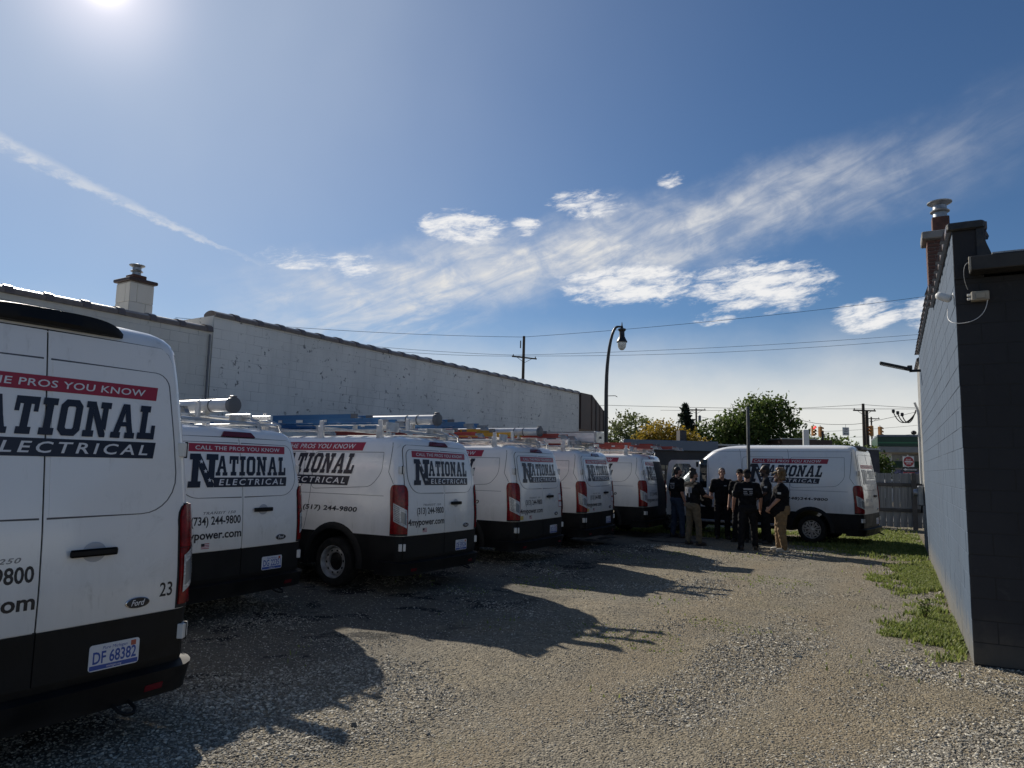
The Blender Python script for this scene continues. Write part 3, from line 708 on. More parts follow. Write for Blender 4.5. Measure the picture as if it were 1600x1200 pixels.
    # --- tail lamps
    def lamp(s_):
        root = bpy.data.objects.new('tail_lamp', None); root.empty_display_size = .1; col.objects.link(root); root.parent = van
        zc = [(.78, .0), (.80, .02), (.87, .02), (1.36, .02), (1.41, .035), (1.44, .06), (1.46, .10)]
        A0 = lambda z: g.W(z)-g.rc+.005; A1 = lambda z: g.W(z)-g.rc+g.rc*1.57+.045
        zs = np.array([.775, .79, .82, .86, .92, .98, 1.05, 1.12, 1.2, 1.28, 1.35, 1.40, 1.435, 1.458])
        def cutz(z): t = max(0, (z-1.34)/.12); return .075*(1-math.sqrt(max(0, 1-min(1, t)**2)))
        def side(f0, f1): return (f0, f1) if s_ > 0 else (lambda z: -f1(z), lambda z: -f0(z))
        b0, b1 = side(lambda z: A0(z)+cutz(z)-.008, lambda z: A1(z)-cutz(z)+.008)
        link('lamp_bezel', cached(K('bez')+(s_,), lambda: patch(g, b0, b1, zs, .012, .014, 12).mesh('lamp_bezel', M['dark'], 40)), root)
        r0, r1 = side(lambda z: A0(z)+cutz(z)+.004, lambda z: A1(z)-cutz(z)-.002)
        def up(): return patch(g, r0, r1, np.array([1.17, 1.2, 1.26, 1.32, 1.37, 1.41, 1.435, 1.45]), .028, .018, 12).mesh('red_lens', M['red_lens'], 40)
        link('red_lens', cached(K('rl')+(s_,), up), root)
        l0, l1 = side(lambda z: A0(z)+.012, lambda z: A1(z)-.03)
        # slanted clear lens in the middle, red surround
        def mid():
            mb = MB(); nc = 12; rows = []
            for t in np.linspace(0, 1, 7):
                a = np.linspace(A0(1.0)+.022, A1(1.0)-.058, nc); top = 1.115+.10*(np.linspace(0, 1, nc)); bot = .875+.095*(np.linspace(0, 1, nc))
                z = bot+(top-bot)*t; rows.append(g.S(a*s_, z, .030))
            V = np.concatenate(rows); mb.add(V, [((i*nc+k, i*nc+k+1, (i+1)*nc+k+1, (i+1)*nc+k) if s_ > 0 else (i*nc+k+1, i*nc+k, (i+1)*nc+k, (i+1)*nc+k+1)) for i in range(6) for k in range(nc-1)])
            return mb.mesh('clear_lens', M['clear_lens'], 40)
        link('clear_lens', cached(K('cl')+(s_,), mid), root)
        def rib():
            mb = MB()
            for (t0, t1, n) in ((.56, .93, 9), (.08, .46, 1)):
                for k in range(n):
                    a = A0(1.0)+.022+(A1(1.0)-.058-A0(1.0)-.022)*np.linspace(t0, t1, 5); tt = np.linspace(t0, t1, 5); top = 1.115+.10*tt-.012; bot = .875+.095*tt+.012
                    z0 = bot+(top-bot)*(k+.12)/n; z1 = bot+(top-bot)*(k+.80)/n; A = g.S(a*s_, z0, .0325); B = g.S(a*s_, z1, .0325)
                    mb.add(np.concatenate([A, B]), [((q, q+1, 6+q, 5+q) if s_ > 0 else (q+1, q, 5+q, 6+q)) for q in range(4)])
            return mb.mesh('lens_rib', M['lensgrey'])
        link('lens_rib', cached(K('rib')+(s_,), rib), root)
        def low(): return patch(g, r0, r1, np.array([.80, .84, .9, .98, 1.06, 1.12, 1.165]), .024, .014, 12).mesh('red_lens', M['red_lens'], 40)
        link('red_lens', cached(K('rl2')+(s_,), low), root)
    lamp(-1); lamp(1)
    # --- hinges
    def mk_hinge():
        mb = MB().bbox(-.048, -.004, -.030, .02, -.048, .048, .004).bbox(.004, .048, -.022, .02, -.048, .048, .004); mb.tube([(.0, -.024, -.056), (.0, -.024, .056)], .010, 8, 1)
        return mb.mesh('hinge', [M[paint], M['plastic']])
    for s_ in (-1, 1):
        for z in (.62, zl(1.66)):
            p = g.S(s_*(g.W(z)-.055), z, .006)
            link('hinge', cached(('hinge', paint), mk_hinge), van, tuple(p), (0, 0, R_(35)*s_))
    # --- bumper
    def mk_bump():
        e = 1.25; mb = patch(g, lambda z: -e, lambda z: e, np.array([.25, .27, .33, .39, .42, .43]), .075, 0, 60)
        # top tread
        a = np.linspace(-e, e, 60); A = g.S(a, np.full(60, .43), .075); B = g.S(a, np.full(60, .43), -.02); C_ = g.S(a, np.full(60, .25), .075); D = g.S(a, np.full(60, .25), -.02)
        mb.add(np.concatenate([A, B]), [(k, k+1, 61+k, 60+k) for k in range(59)]); mb.add(np.concatenate([C_, D]), [(k+1, k, 60+k, 61+k) for k in range(59)])
        for k in (0, 59): mb.add([A[k], B[k], D[k], C_[k]], [(0, 1, 2, 3)])
        return mb.mesh('bumper', M['plastic'], 35)
    bump = part('bumper', mk_bump)
    for s_ in (-1, 1):
        link('reflector', cached(K('refl')+(s_,), lambda: patch(g, lambda z: s_*.72-.06, lambda z: s_*.72+.06, np.array([.315, .355]), .0785, .004, 4).mesh('reflector', M['dark_red'])), bump)
    cached('hook', lambda: MB().tube([(-.05, 0, 0), (-.05, -.09, -.03), (-.02, -.13, -.045), (.02, -.13, -.045), (.05, -.09, -.03), (.05, 0, 0)], .011, 8).mesh('tow_hook', M['plastic'], 40))
    link('tow_hook', CACHE['hook'], van, (.52, .0, .27))
    # --- handle, emblem, plate on right door
    rd, ld = doors[1], doors[-1]; hz = 1.19
    def mk_handle():
        mb = MB(); mb.bbox(-.14, .14, -.034, -.012, -.022, .022, .010); mb.box(-.12, -.09, -.03, 0, -.014, .014); mb.box(.09, .12, -.03, 0, -.014, .014)
        return mb.mesh('door_handle', M['plastic'], 40)
    if not open_rear:
        p = g.S(.285, hz, .012); link('door_handle', cached('handle', mk_handle), rd, tuple(p))
        def mk_cup(): return MB().lathe([(.07, 0), (.066, .002), (.05, .0025), (.0, .0025)], 24, Matrix.Rotation(math.pi/2, 4, 'X') @ Matrix.Diagonal((1, .85, 1, 1)), cap=False).mesh('handle_cup', M['ghost'], 40)
        p = g.S(.295, hz, .0125); link('handle_cup', cached('cup', mk_cup), rd, tuple(p))
        em = MB().lathe([(.062, 0), (.061, .008), (.055, .011), (.0, .012)], 28, Matrix.Rotation(math.pi/2, 4, 'X') @ Matrix.Diagonal((1, .42, 1, 1)), 0, cap=False)
        p = g.S(.585, .853, .010)
        emo = link('emblem', cached('emblem', lambda: em.lathe([(.056, .0115), (.054, .0125), (.0, .0130)], 28, Matrix.Rotation(math.pi/2, 4, 'X') @ Matrix.Diagonal((1, .42, 1, 1)), 1, cap=False).mesh('emblem', [M['chrome'], M['blackv']], 40)), rd, tuple(p)); emo.scale = (1.3, 1, 1.3)
        def mk_script():
            V, F = text_fit('Ford', -.034, .034, -.013, .015, bold=.012, shear=.35); return MB().add([(x, -.0138, y) for x, y in V], F).mesh('emblem_script', M['whitev'])
        link('emblem_script', cached('ford', mk_script), rd, tuple(p), None, (1.3, 1, 1.3))
        p = g.S(.46, .565, .016); pz = thing_child('licence_plate', van, tuple(p))
        def mk_plate():
            r = .018; pts = []
            for cx, cy, a0 in ((.1525-r, .076-r, 0), (-.1525+r, .076-r, 90), (-.1525+r, -.076+r, 180), (.1525-r, -.076+r, 270)):
                for k in range(5): a = R_(a0+k*22.5); pts.append((cx+r*math.cos(a), cy+r*math.sin(a)))
            Mx = Matrix.Rotation(math.pi/2, 4, 'X'); mb = MB().prism(pts, 0, .004, Mx, 0)
            mb.box(-.146, .146, -.0046, -.0041, -.070, -.044, 1); mb.box(.098, .130, -.0046, -.0041, .036, .066, 2)
            return mb.mesh('plate_blank', [M['plate'], M['plateblue'], M['plateorange']])
        link('plate_blank', cached('plate', mk_plate), pz)
        V, F = text_fit(plate, -.130, .134, -.037, .036, bold=.020); MB().add([(x, -.0052, y) for x, y in V], F).obj('plate_number', M['plateblue'], pz)
        def mk_small():
            mb = MB(); V, F = text_fit('Pure Michigan', -.075, .075, .038, .062, shear=.2); mb.add([(x, -.0052, y) for x, y in V], F, 0)
            V, F = text_fit('michigan.org', -.045, .045, -.068, -.050); mb.add([(x, -.0054, y) for x, y in V], F, 1); return mb.mesh('plate_lettering', [M['plateblue'], M['whitev']])
        link('plate_lettering', cached('platesmall', mk_small), pz)['kind'] = 'stuff'
    # --- rear graphics
    O = .0155; base = 1.455+(.300 if roof > 2.5 else (.03 if roof > 2.3 else 0)); bh = 1.0
    navy = M['ghost'] if ghost else M['navy']; red = M['redv']
    zb0, zb1 = base+.385, base+.475
    bn = link('slogan_banner', cached(K('ban'), lambda: patch(g, lambda z: -.69+.01*(z-zb0)/.09, lambda z: .685+.015*(z-zb0)/.09, np.linspace(zb0, zb1, 4), O, 0, 24).mesh('slogan_banner', red)), van)
    link('slogan_text', cached(K('sl'), lambda: decal_text(g, 'CALL THE PROS YOU KNOW', -.59, .61, zb0+.022, zb1-.024, O+.002, bold=.012, shear=.12, space=1.06).mesh('slogan_text', M['whitev'])), van)
    def mk_name():
        letters = 'ATIONAL'; x0, x1 = -.365, .69; y0, y1 = base+.125, base+.345; tot = sum(slab(c)[0] for c in letters)+.12*6; sc = (x1-x0-.03)/tot; x = x0; polys = []
        for c in letters:
            w, pl = slab(c)
            for q in pl: polys.append([(x+px*sc+py*.035, y0+py*(y1-y0)) for px, py in q])
            x += (w+.12)*sc
        # tall first letter reaching down to the bar
        X0, Y0, Y1 = -.72, base, base+.36; s2 = .36
        w, pl = slab('N')
        for q in pl: polys.append([(X0+px*s2+py*.06, Y0+py*(Y1-Y0)) for px, py in q])
        return decal_polys(g, polys, O).mesh('company_name', navy)
    link('company_name', cached(K('name')+(ghost,), mk_name), van)
    def mk_stars():
        polys = []
        for cx, cy in ((-.535, base+.275), (-.492, base+.172), (-.450, base+.075)): polys += star(cx, cy, .027)
        return decal_polys(g, polys, O+.009).mesh('star', M['whitev'])
    link('star', cached(K('stars'), mk_stars), van)
    link('name_bar', cached(K('bar')+(ghost,), lambda: patch(g, lambda z: -.395, lambda z: .66+.02*(z-base)/.1, np.linspace(base, base+.105, 4), O+.0002, 0, 20).mesh('name_bar', navy)), van)
    link('name_bar_text', cached(K('bart'), lambda: decal_text(g, 'ELECTRICAL', -.33, .62, base+.020, base+.087, O+.002, bold=.014, shear=.22, space=1.35).mesh('name_bar_text', M['whitev'])), van)
    if open_rear:
        for o in list(van.children):
            if o.name.split('.')[0] in ('slogan_banner', 'slogan_text', 'company_name', 'name_bar', 'name_bar_text', 'star', 'door_seal'): o.data = left_half(o.data)
    O2 = .0105; bk = M['blackv']
    decal_text(g, badge, -.52, -.10, 1.165, 1.195, O2, shear=.3, bold=.02, space=1.15).obj('model_badge', M['badge'], ld)['kind'] = 'stuff'
    if phone_rear: decal_text(g, phone_rear, -.665, -.030, 1.025, 1.145, O2, bold=.022).obj('phone_number', bk if not ghost else M['ghost'], ld)
    decal_text(g, '4mypower.com', -.85, -.015, .875, .995, O2, bold=.026).obj('web_address', bk if not ghost else M['ghost'], ld)
    if number: decal_text(g, number, .735, .825, .865, .955, O2, bold=.012).obj('fleet_number', bk, rd)
    if flag:
        mb = MB(); fx0, fz0 = -.53, .805
        for k in range(7): patch(g, lambda z: fx0, lambda z: fx0+.10, np.array([fz0+k*.008, fz0+(k+1)*.008]), O2, 0, 3, mb=mb, mi=k % 2)
        patch(g, lambda z: fx0, lambda z: fx0+.042, np.array([fz0+.026, fz0+.056]), O2+.001, 0, 3, mb=mb, mi=2); mb.obj('flag_sticker', [M['redv'], M['whitev'], M['navy']], ld)
    if extra == 'stickers':
        patch(g, lambda z: -.86, lambda z: -.74, np.array([.795, .83, .865]), O2, 0, 4).obj('yellow_sticker', M['yellowv'], ld)
        mb = MB(); patch(g, lambda z: .72, lambda z: .88, np.array([.98, 1.06]), O2, 0, 5, mb=mb); patch(g, lambda z: .72, lambda z: .88, np.array([1.075, 1.10]), O2, 0, 5, mb=mb, mi=1)
        patch(g, lambda z: .72, lambda z: .88, np.array([1.11, 1.22]), O2, 0, 5, mb=mb); mb.obj('notice_sticker', [M['whitev'], M['redv']], rd)
        strip(g, dense([(.715, .975), (.885, .975), (.885, 1.225), (.715, 1.225), (.715, .975)], .05), .012, O2+.001).obj('notice_border', M['redv'], rd)
    # --- brake light / rear spoiler
    zt = zl(2.0)+.02
    if spoiler:
        def mk_sp():
            mb = MB(); n = 24; rows = []
            for k in range(n+1):
                x = -.46+.92*k/n; e2 = max(.06, math.sqrt(max(0, 1-(abs(x)/.465)**4)))
                yb = float(g.P(abs(x) if x else .001, zt)[1])
                prof_ = [(yb+.02, zt+.015), (yb-.045*e2, zt+.02), (yb-.055*e2, zt+.045), (yb-.03*e2, zt+.02+.10*e2), (yb+.10, zt+.02+.125*e2), (yb+.45, zt+.02+.10*e2)]
                rows += [(x, a, b) for a, b in prof_]
            mb.add(rows, [(i*6+j, (i+1)*6+j, (i+1)*6+j+1, i*6+j+1) for i in range(n) for j in range(5)])
            mb.add([rows[j] for j in range(6)], [tuple(range(6))]); mb.add([rows[n*6+j] for j in range(6)], [tuple(range(5, -1, -1))])
            return mb.mesh('spoiler', M['plastic'], 40)
        part('spoiler', mk_sp)
    else:
        def mk_bl():
            zs = np.array([zt, zt+.015, zt+.04, zt+.052]); h = lambda z: .24-.9*(z-zt)
            return patch(g, lambda z: -h(z), h, zs, .022, .03, 14).mesh('brake_light', M['dark_red'], 40)
        part('brake_light', mk_bl)
    # --- side graphics
    if side_logo:
        s0 = 1.425+(.05 if roof > 2.3 else 0); kx = s0-1.425
        for s_ in (-1, 1):
            # text frame: u runs left to right as read, 0..1.95
            if s_ < 0: fx = lambda u, z: -g.aside(2.74-u, z)
            else: fx = lambda u, z: g.aside(.78+u, z)
            f1 = lambda u0, sl: (lambda z: float(fx(u0+sl*(z-s0), z)))
            O3 = .003
            zs = np.linspace(s0+.495, s0+.615, 4)
            link('slogan_banner', cached(K('sban')+(s_,), lambda: patch(g, f1(-.10, .28), f1(1.79, .28), zs, O3, 0, 24).mesh('slogan_banner', red)), van)
            link('slogan_text', cached(K('ssl')+(s_,), lambda: decal_text(g, 'CALL THE PROS YOU KNOW', .10, 1.79, s0+.522, s0+.590, O3+.002, fx, bold=.012, shear=.22, space=1.06).mesh('slogan_text', M['whitev'])), van)
            def mk_sname():
                letters = 'ATIONAL'; x0, x1 = .42, 1.86; y0, y1 = s0+.165, s0+.455; tot = sum(slab(c)[0] for c in letters)+.12*6; sc = (x1-x0-.08)/tot; x = x0; polys = []
                for c in letters:
                    w, pl = slab(c)
                    for q in pl: polys.append([(x+px*sc+py*.085, y0+py*(y1-y0)) for px, py in q])
                    x += (w+.12)*sc
                w, pl = slab('N')
                for q in pl: polys.append([(-.08+px*.52+py*.10, s0+py*.48) for px, py in q])
                return decal_polys(g, polys, O3, fx).mesh('company_name', M['navy'])
            link('company_name', cached(K('sname')+(s_,), mk_sname), van)
            link('star', cached(K('sst')+(s_,), lambda: decal_polys(g, star(.19, s0+.365, .036)+star(.255, s0+.23, .036)+star(.315, s0+.10, .036), O3+.010, fx).mesh('star', M['whitev'])), van)
            link('name_bar', cached(K('sbar')+(s_,), lambda: patch(g, f1(.40, .25), f1(1.72, .25), np.linspace(s0, s0+.132, 4), O3+.0002, 0, 22).mesh('name_bar', M['navy'])), van)
            link('name_bar_text', cached(K('sbt')+(s_,), lambda: decal_text(g, 'ELECTRICAL', .48, 1.67, s0+.024, s0+.108, O3+.002, fx, bold=.014, shear=.25, space=1.35).mesh('name_bar_text', M['whitev'])), van)
            if phone_side: decal_text(g, phone_side, .90, 1.93, 1.040, 1.130, O3, fx, bold=.03, shear=.12, space=1.06).obj('phone_number', bk, van)
    # --- front end
    Lf = length
    def fpatch(x0, x1, zs, off, mat, name, nc=14):
        mb = MB(); rows = []
        for z in zs:
            w = float(np.interp(z, g.z, g.w)); y1 = float(np.interp(z, g.z, g.yf)); rf = .34; ff = w-rf
            for x in np.linspace(x0, x1, nc):
                ax = abs(x); y = y1-.16*(min(ax, ff)/w)**2
                if ax > ff: q = min(1, (ax-ff)/rf); y -= rf*(1-math.sqrt(max(0, 1-q*q)))
                rows.append((x, y+off, z+off*.6))
        R = len(zs); mb.add(rows, [(i*nc+k+1, i*nc+k, (i+1)*nc+k, (i+1)*nc+k+1) for i in range(R-1) for k in range(nc-1)])
        return mb.mesh(name, mat, 40)
    part('windscreen', lambda: fpatch(-.80, .80, np.linspace(1.40, zl(1.92), 8), .012, M['glass'], 'windscreen'))
    part('grille', lambda: fpatch(-.42, .42, np.linspace(.55, .98, 5), .014, M['plastic'], 'grille'))
    for s_ in (-1, 1):
        link('headlight', cached(K('hl')+(s_,), lambda: fpatch(s_*.66-.20, s_*.66+.20, np.linspace(.80, 1.06, 4), .016, M['clear_lens'], 'headlight', 8)), van)
        if True:
            y0c, y1c = Lf-2.05, Lf-1.15
            def mk_cw():
                def yfw_(z): return min(y1c+.05, float(np.interp(z, g.z, g.yf))-.62)
                a0 = lambda z: float(g.aside(y0c, z)); a1 = lambda z: float(g.aside(max(y0c+.2, yfw_(z)), z))
                lo, hi = (a0, a1) if s_ > 0 else (lambda z: -a1(z), lambda z: -a0(z))
                return patch(g, lo, hi, np.linspace(1.28, zl(1.85), 8), .003, 0, 8).mesh('cab_window', M['glass'], 40)
            link('cab_window', cached(K('cw')+(s_,), mk_cw), van)
        mb = MB().bbox(-.11, .11, -.05, .05, -.16, .16, .03); mb.tube([(s_*-.22, 0, -.08), (s_*-.05, 0, -.06)], .025, 8)
        link('wing_mirror', cached(('mir', s_), lambda: mb.mesh('wing_mirror', M['plastic'], 40)), van, (s_*1.17, Lf-1.2, 1.42))
    for s_ in (-1, 1):
        if boards: MB().bbox(-.06, .06, ya+.75, yfw-.75, -.03, .03, .01).obj('running_board', M['silver'], van, (s_*1.02, 0, .40))
    if open_rear:
        # right rear door swung out square to the body: hinge at local (0, z), free edge at a = .93
        patch(g, lambda z: .012, lambda z: dl(z)-.03, np.linspace(.50, zl(1.96), 10), .006, 0, 10).obj('cargo_opening', M['seatdark'], van)
        rd.rotation_euler = (0, 0, 0); rd['label'] = 'rear door with a window standing wide open'
        Mx = Matrix(((0, 0, 1, 0), (-1, 0, 0, 0), (0, 1, 0, 0), (0, 0, 0, 1)))
        ring = [(0, 1.20), (0, 1.45), (.03, 1.75), (.07, 1.95), (.14, 2.02), (.90, 2.03), (.93, 2.00), (.93, 1.20)]
        inn = [(.14, 1.30), (.13, 1.45), (.16, 1.72), (.20, 1.86), (.27, 1.92), (.66, 1.92), (.82, 1.62), (.82, 1.30)]
        MB().prism([(0, .50), (.93, .50), (.93, 1.20), (0, 1.20)], -.035, .035, Mx).obj('door_skin', M[paint], rd)
        fr = MB(); n = len(ring)
        for h in (-.035, .035): fr.add([Mx @ Vector((a, b, h)) for a, b in ring+inn], [(i, (i+1) % n, n+(i+1) % n, n+i) for i in range(n)])
        for q in (ring, inn): fr.add([Mx @ Vector((a, b, h)) for h in (-.035, .035) for a, b in q], [(i, (i+1) % n, n+(i+1) % n, n+i) for i in range(n)])
        fr.obj('window_frame', M[paint], rd); MB().prism(inn, -.004, .0, Mx).obj('window_glass', M['glass_clear'], rd)
        MB().bbox(-.055, -.037, -.80, -.12, .62, 1.12, .008).obj('inner_trim', M['whiteplastic'], rd); MB().bbox(-.06, -.037, -.90, -.84, 1.84, 1.98, .008).obj('latch', M['dark'], rd)
    return van, g
def left_half(me):
    bm = bmesh.new(); bm.from_mesh(me); bmesh.ops.delete(bm, geom=[f for f in bm.faces if f.calc_center_median().x > -.01], context='FACES'); r = me.copy(); bm.to_mesh(r); bm.free(); return r
def thing_child(name, parent, loc):
    o = bpy.data.objects.new(name, None); o.empty_display_size = .1; col.objects.link(o); o.parent = parent; o.location = loc; return o
M['glass_clear'] = principled('clear_glass', (.55, .6, .62), .02, trans=.9)[0]

# ------------------------------------------------------------------ ground
def gh(x, y):
    """gentle unevenness of the lot"""
    return .018*np.sin(x*.9+1.3*np.sin(y*.35))*np.sin(y*.8+.4)+.010*np.sin(x*2.3+y*1.1)+.006*np.sin(x*4.7-y*3.9)
def make_ground():
    xs = np.concatenate([[-900, -400, -200, -100, -60, -40], np.arange(-30, 30.01, .25), [40, 60, 100, 200, 400, 900]])
    ys = np.concatenate([[-300, -100, -40, -15, -6, -2], np.arange(0, 34.01, .25), [40, 50, 70, 100, 200, 400, 900, 1500]])
    X, Y = np.meshgrid(xs, ys); fade = np.clip((36-np.abs(Y-14))/10, 0, 1)*np.clip((32-np.abs(X))/6, 0, 1)
    Z = (gh(X, Y)-.012)*fade - .02*(1-fade)
    nx, ny = len(xs), len(ys); V = np.stack([X.ravel(), Y.ravel(), Z.ravel()], 1)
    i, j = np.meshgrid(np.arange(nx-1), np.arange(ny-1)); b = (j*nx+i).ravel(); F = np.stack([b, b+1, b+nx+1, b+nx], 1)
    finish(link('ground', np_mesh('ground', V, F, M['ground'], True)), kind='structure')
make_ground()
def sheet(name, pts, z, mat):
    me = bpy.data.meshes.new(name); me.from_pydata([(x, y, z) for x, y in pts], [], [tuple(range(len(pts)))]); me.materials.append(mat)
    return finish(link(name, me), kind='structure')
WL = np.array([.53, .848]); NL = np.array([.848, -.53]); CLW = -12.9           # left wall: direction, outward normal, offset
WR = np.array([.473, .881]); NR = np.array([-.881, .473]); C0 = np.array([4.40, 6.92])   # right building: direction along its side, outward normal, near corner
def lot(s, d): return C0+WR*s+NR*d          # lot frame measured from the right building's corner
sheet('road', [lot(24, 60), lot(24, -120), lot(36, -120), lot(36, 60)], .012, M['asphalt'])
sheet('pavement', [lot(21.5, 60), lot(21.5, -120), lot(23.7, -120), lot(23.7, 60)], .03, M['concrete'])

# loose stones: real geometry, one object
def scatter_stones():
    t = (1+5**.5)/2
    ico = np.array([(-1,t,0),(1,t,0),(-1,-t,0),(1,-t,0),(0,-1,t),(0,1,t),(0,-1,-t),(0,1,-t),(t,0,-1),(t,0,1),(-t,0,-1),(-t,0,1)])/math.sqrt(1+t*t)
    icf = np.array([(0,11,5),(0,5,1),(0,1,7),(0,7,10),(0,10,11),(1,5,9),(5,11,4),(11,10,2),(10,7,6),(7,1,8),(3,9,4),(3,4,2),(3,2,6),(3,6,8),(3,8,9),(4,9,5),(2,4,11),(6,2,10),(8,6,7),(9,8,1)])
    octv = np.array([(1,0,0),(0,1,0),(-1,0,0),(0,-1,0),(.1,.1,1),(0,0,-1)], float); octf = np.array([(0,1,4),(1,2,4),(2,3,4),(3,0,4),(1,0,5),(2,1,5),(3,2,5),(0,3,5)])
    N = 330000
    y = 3.7*np.exp(rng.random(N)*math.log(17/3.7)); x = (rng.random(N)*2-1)*(.78*y+.4)
    clump = np.sin(x*1.05+1.9*np.sin(y*.55+.6)+.8)*np.sin(y*.95+1.3*np.sin(x*.7+.4))+.45*np.sin(x*2.7-y*1.9+1.2*np.sin(y*2.1))*np.sin(y*2.9+x*1.1)
    near = np.clip((5.6-y)/1.5, 0, 1)*.45; c_ = np.clip((clump+near+.15+rng.normal(size=N)*.22)*1.1, 0, 1)           # 1 inside patches of coarse stone
    trk = .88*x-.475*y; trk = np.minimum(np.abs(trk+.6+.5*np.sin(y*.5)), np.abs(trk+2.3+.5*np.sin(y*.5))); c_ = c_*np.clip((trk-.08)/.4, .25, 1)
    k = rng.random(N) < (.20+.80*c_)
    s = (x-C0[0])*NR[0]+(y-C0[1])*NR[1]; k &= (s > .02) | (((x-C0[0])*WR[0]+(y-C0[1])*WR[1]) < -.02)
    x, y, c_ = x[k], y[k], c_[k]; n = len(x)
    size = (.0034+.0036*rng.random(n)**1.5)*(1-c_)+(.0042+.0082*rng.random(n)**1.9)*c_; size = size*(.70+.085*y); big = rng.random(n) < .004; size[big] *= rng.uniform(1.5, 2.2, big.sum())
    corner = (np.hypot(x-4.2, y-6.75) < .8); size[corner] *= 1.5
    th = rng.random(n)*6.28; parts_v, parts_f, base_i = [], [], 0
    for sel, tv, tf, jit in ((y < 5.6, ico, icf, .20), (y >= 5.6, octv, octf, .25)):
        i = np.where(sel)[0]; m_ = len(i)
        A = rng.normal(size=(m_, len(tv), 3))*jit+tv[None]; A = A*(size[i][:, None, None]*np.stack([rng.uniform(.8, 1.5, m_), rng.uniform(.7, 1.2, m_), rng.uniform(.35, .75, m_)], 1)[:, None, :])
        ca, sa = np.cos(th[i])[:, None], np.sin(th[i])[:, None]; X = A[..., 0]*ca-A[..., 1]*sa; Y = A[..., 0]*sa+A[..., 1]*ca
        parts_v.append(np.stack([X+x[i][:, None], Y+y[i][:, None], A[..., 2]+(gh(x[i], y[i])-.012+size[i]*.18)[:, None]], -1).reshape(-1, 3))
        parts_f.append((tf[None]+(np.arange(m_)*len(tv))[:, None, None]).reshape(-1, 3)+base_i); base_i += m_*len(tv)
    V, F = np.concatenate(parts_v), np.concatenate(parts_f); print('stones', n, 'tris', len(F))
    o = link('gravel', np_mesh('gravel', V, F, M['stone'])); finish(o, 'loose pale gravel stones scattered over the dirt lot', 'gravel', kind='stuff')
scatter_stones()

def scatter_grass():
    pts = []
    def field(n, fn, h0, h1):
        q = fn(n); pts.append((q, rng.uniform(h0, h1, len(q))))
    def blob(cs, cd, a, b, th):
        def fn(n):
            s = cs+rng.normal(size=n)*a*.75; d = np.abs(cd+rng.normal(size=n)*b*.75)+.02
            f = np.exp(-((s-cs)/a)**2-((d-cd)/b)**2)+.30*np.sin(s*3.1+1.5*np.sin(d*4))*np.sin(d*5.3+s)+.22*np.sin(s*8.7+d*3)*np.sin(d*9.1-s*2)
            k = f+rng.normal(size=n)*.16 > th
            return np.stack([C0[0]+WR[0]*s+NR[0]*d, C0[1]+WR[1]*s+NR[1]*d], 1)[k]
        return fn
    field(17000, blob(1.7, .10, .95, .46, .43), .025, .075)
    field(700, blob(1.1, .66, .2, .15, .45), .02, .05)
    field(26000, blob(6.2, .12, 1.9, .52, .42), .025, .075); field(1500, blob(5.4, .9, .5, .2, .5), .02, .05)
    field(14000, blob(11.5, .6, 2.2, 1.4, .38), .03, .085); field(6000, blob(15.5, 1.5, 2.5, 1.5, .40), .03, .09)
    def under_van(n):
        u = rng.uniform(-.6, 7.5, n); w = rng.uniform(-1.6, 2.6, n); F = np.array([math.cos(R_(142.1)), math.sin(R_(142.1))]); Rr = np.array([F[1], -F[0]])
        k = (np.sin(u*2.3)*.4+np.sin(w*3.1+u)*.4+rng.normal(size=n)*.2) > -.05
        return (np.array([9.1, 17.99])+u[:, None]*F+w[:, None]*Rr)[k]
    field(26000, under_van, .04, .10)
    def sparse(n):
        x = rng.uniform(-2, 8, n); y = rng.uniform(7, 17, n); k = (np.sin(x*1.3+.7*y)+np.sin(y*1.9-x*.6)+np.sin(x*3.1+y*2.2)*.7) > 1.45
        k &= ((x-C0[0])*NR[0]+(y-C0[1])*NR[1]) > .3; return np.stack([x, y], 1)[k]
    field(22000, sparse, .008, .022)
    def stalks(n):
        x = rng.uniform(-2, 7, n); y = rng.uniform(5.5, 16, n); k = (np.sin(x*2.3+y)+np.sin(y*1.7-x*1.1)+rng.normal(size=n)*.5) > 1.6
        k &= ((x-C0[0])*NR[0]+(y-C0[1])*NR[1]) > .2; return np.stack([x, y], 1)[k]
    field(2600, stalks, .02, .055)
    P = np.concatenate([a for a, _ in pts]); H = np.concatenate([b for _, b in pts]); n = len(P)
    th = rng.random(n)*6.28; lean = rng.uniform(.1, .8, n)*H; w = rng.uniform(.004, .010, n)+.0004*P[:, 1]
    dx, dy = np.cos(th), np.sin(th); z0 = gh(P[:, 0], P[:, 1])-.015
    b0 = np.stack([P[:, 0]-dy*w, P[:, 1]+dx*w, z0], 1); b1 = np.stack([P[:, 0]+dy*w, P[:, 1]-dx*w, z0], 1)
    m0 = np.stack([P[:, 0]+dx*lean*.4-dy*w*.8, P[:, 1]+dy*lean*.4+dx*w*.8, z0+H*.6], 1); m1 = np.stack([P[:, 0]+dx*lean*.4+dy*w*.8, P[:, 1]+dy*lean*.4-dx*w*.8, z0+H*.6], 1)
    t0 = np.stack([P[:, 0]+dx*lean, P[:, 1]+dy*lean, z0+H], 1)
    V = np.stack([b0, b1, m1, m0, t0], 1).reshape(-1, 3); b = np.arange(n)*5
    F = np.concatenate([np.stack([b, b+1, b+2], 1), np.stack([b, b+2, b+3], 1), np.stack([b+3, b+2, b+4], 1)])
    finish(link('grass', np_mesh('grass', V, F, M['grass'])), 'short green grass and weeds growing along the blue grey wall and under the far van', 'grass', kind='stuff')
scatter_grass()
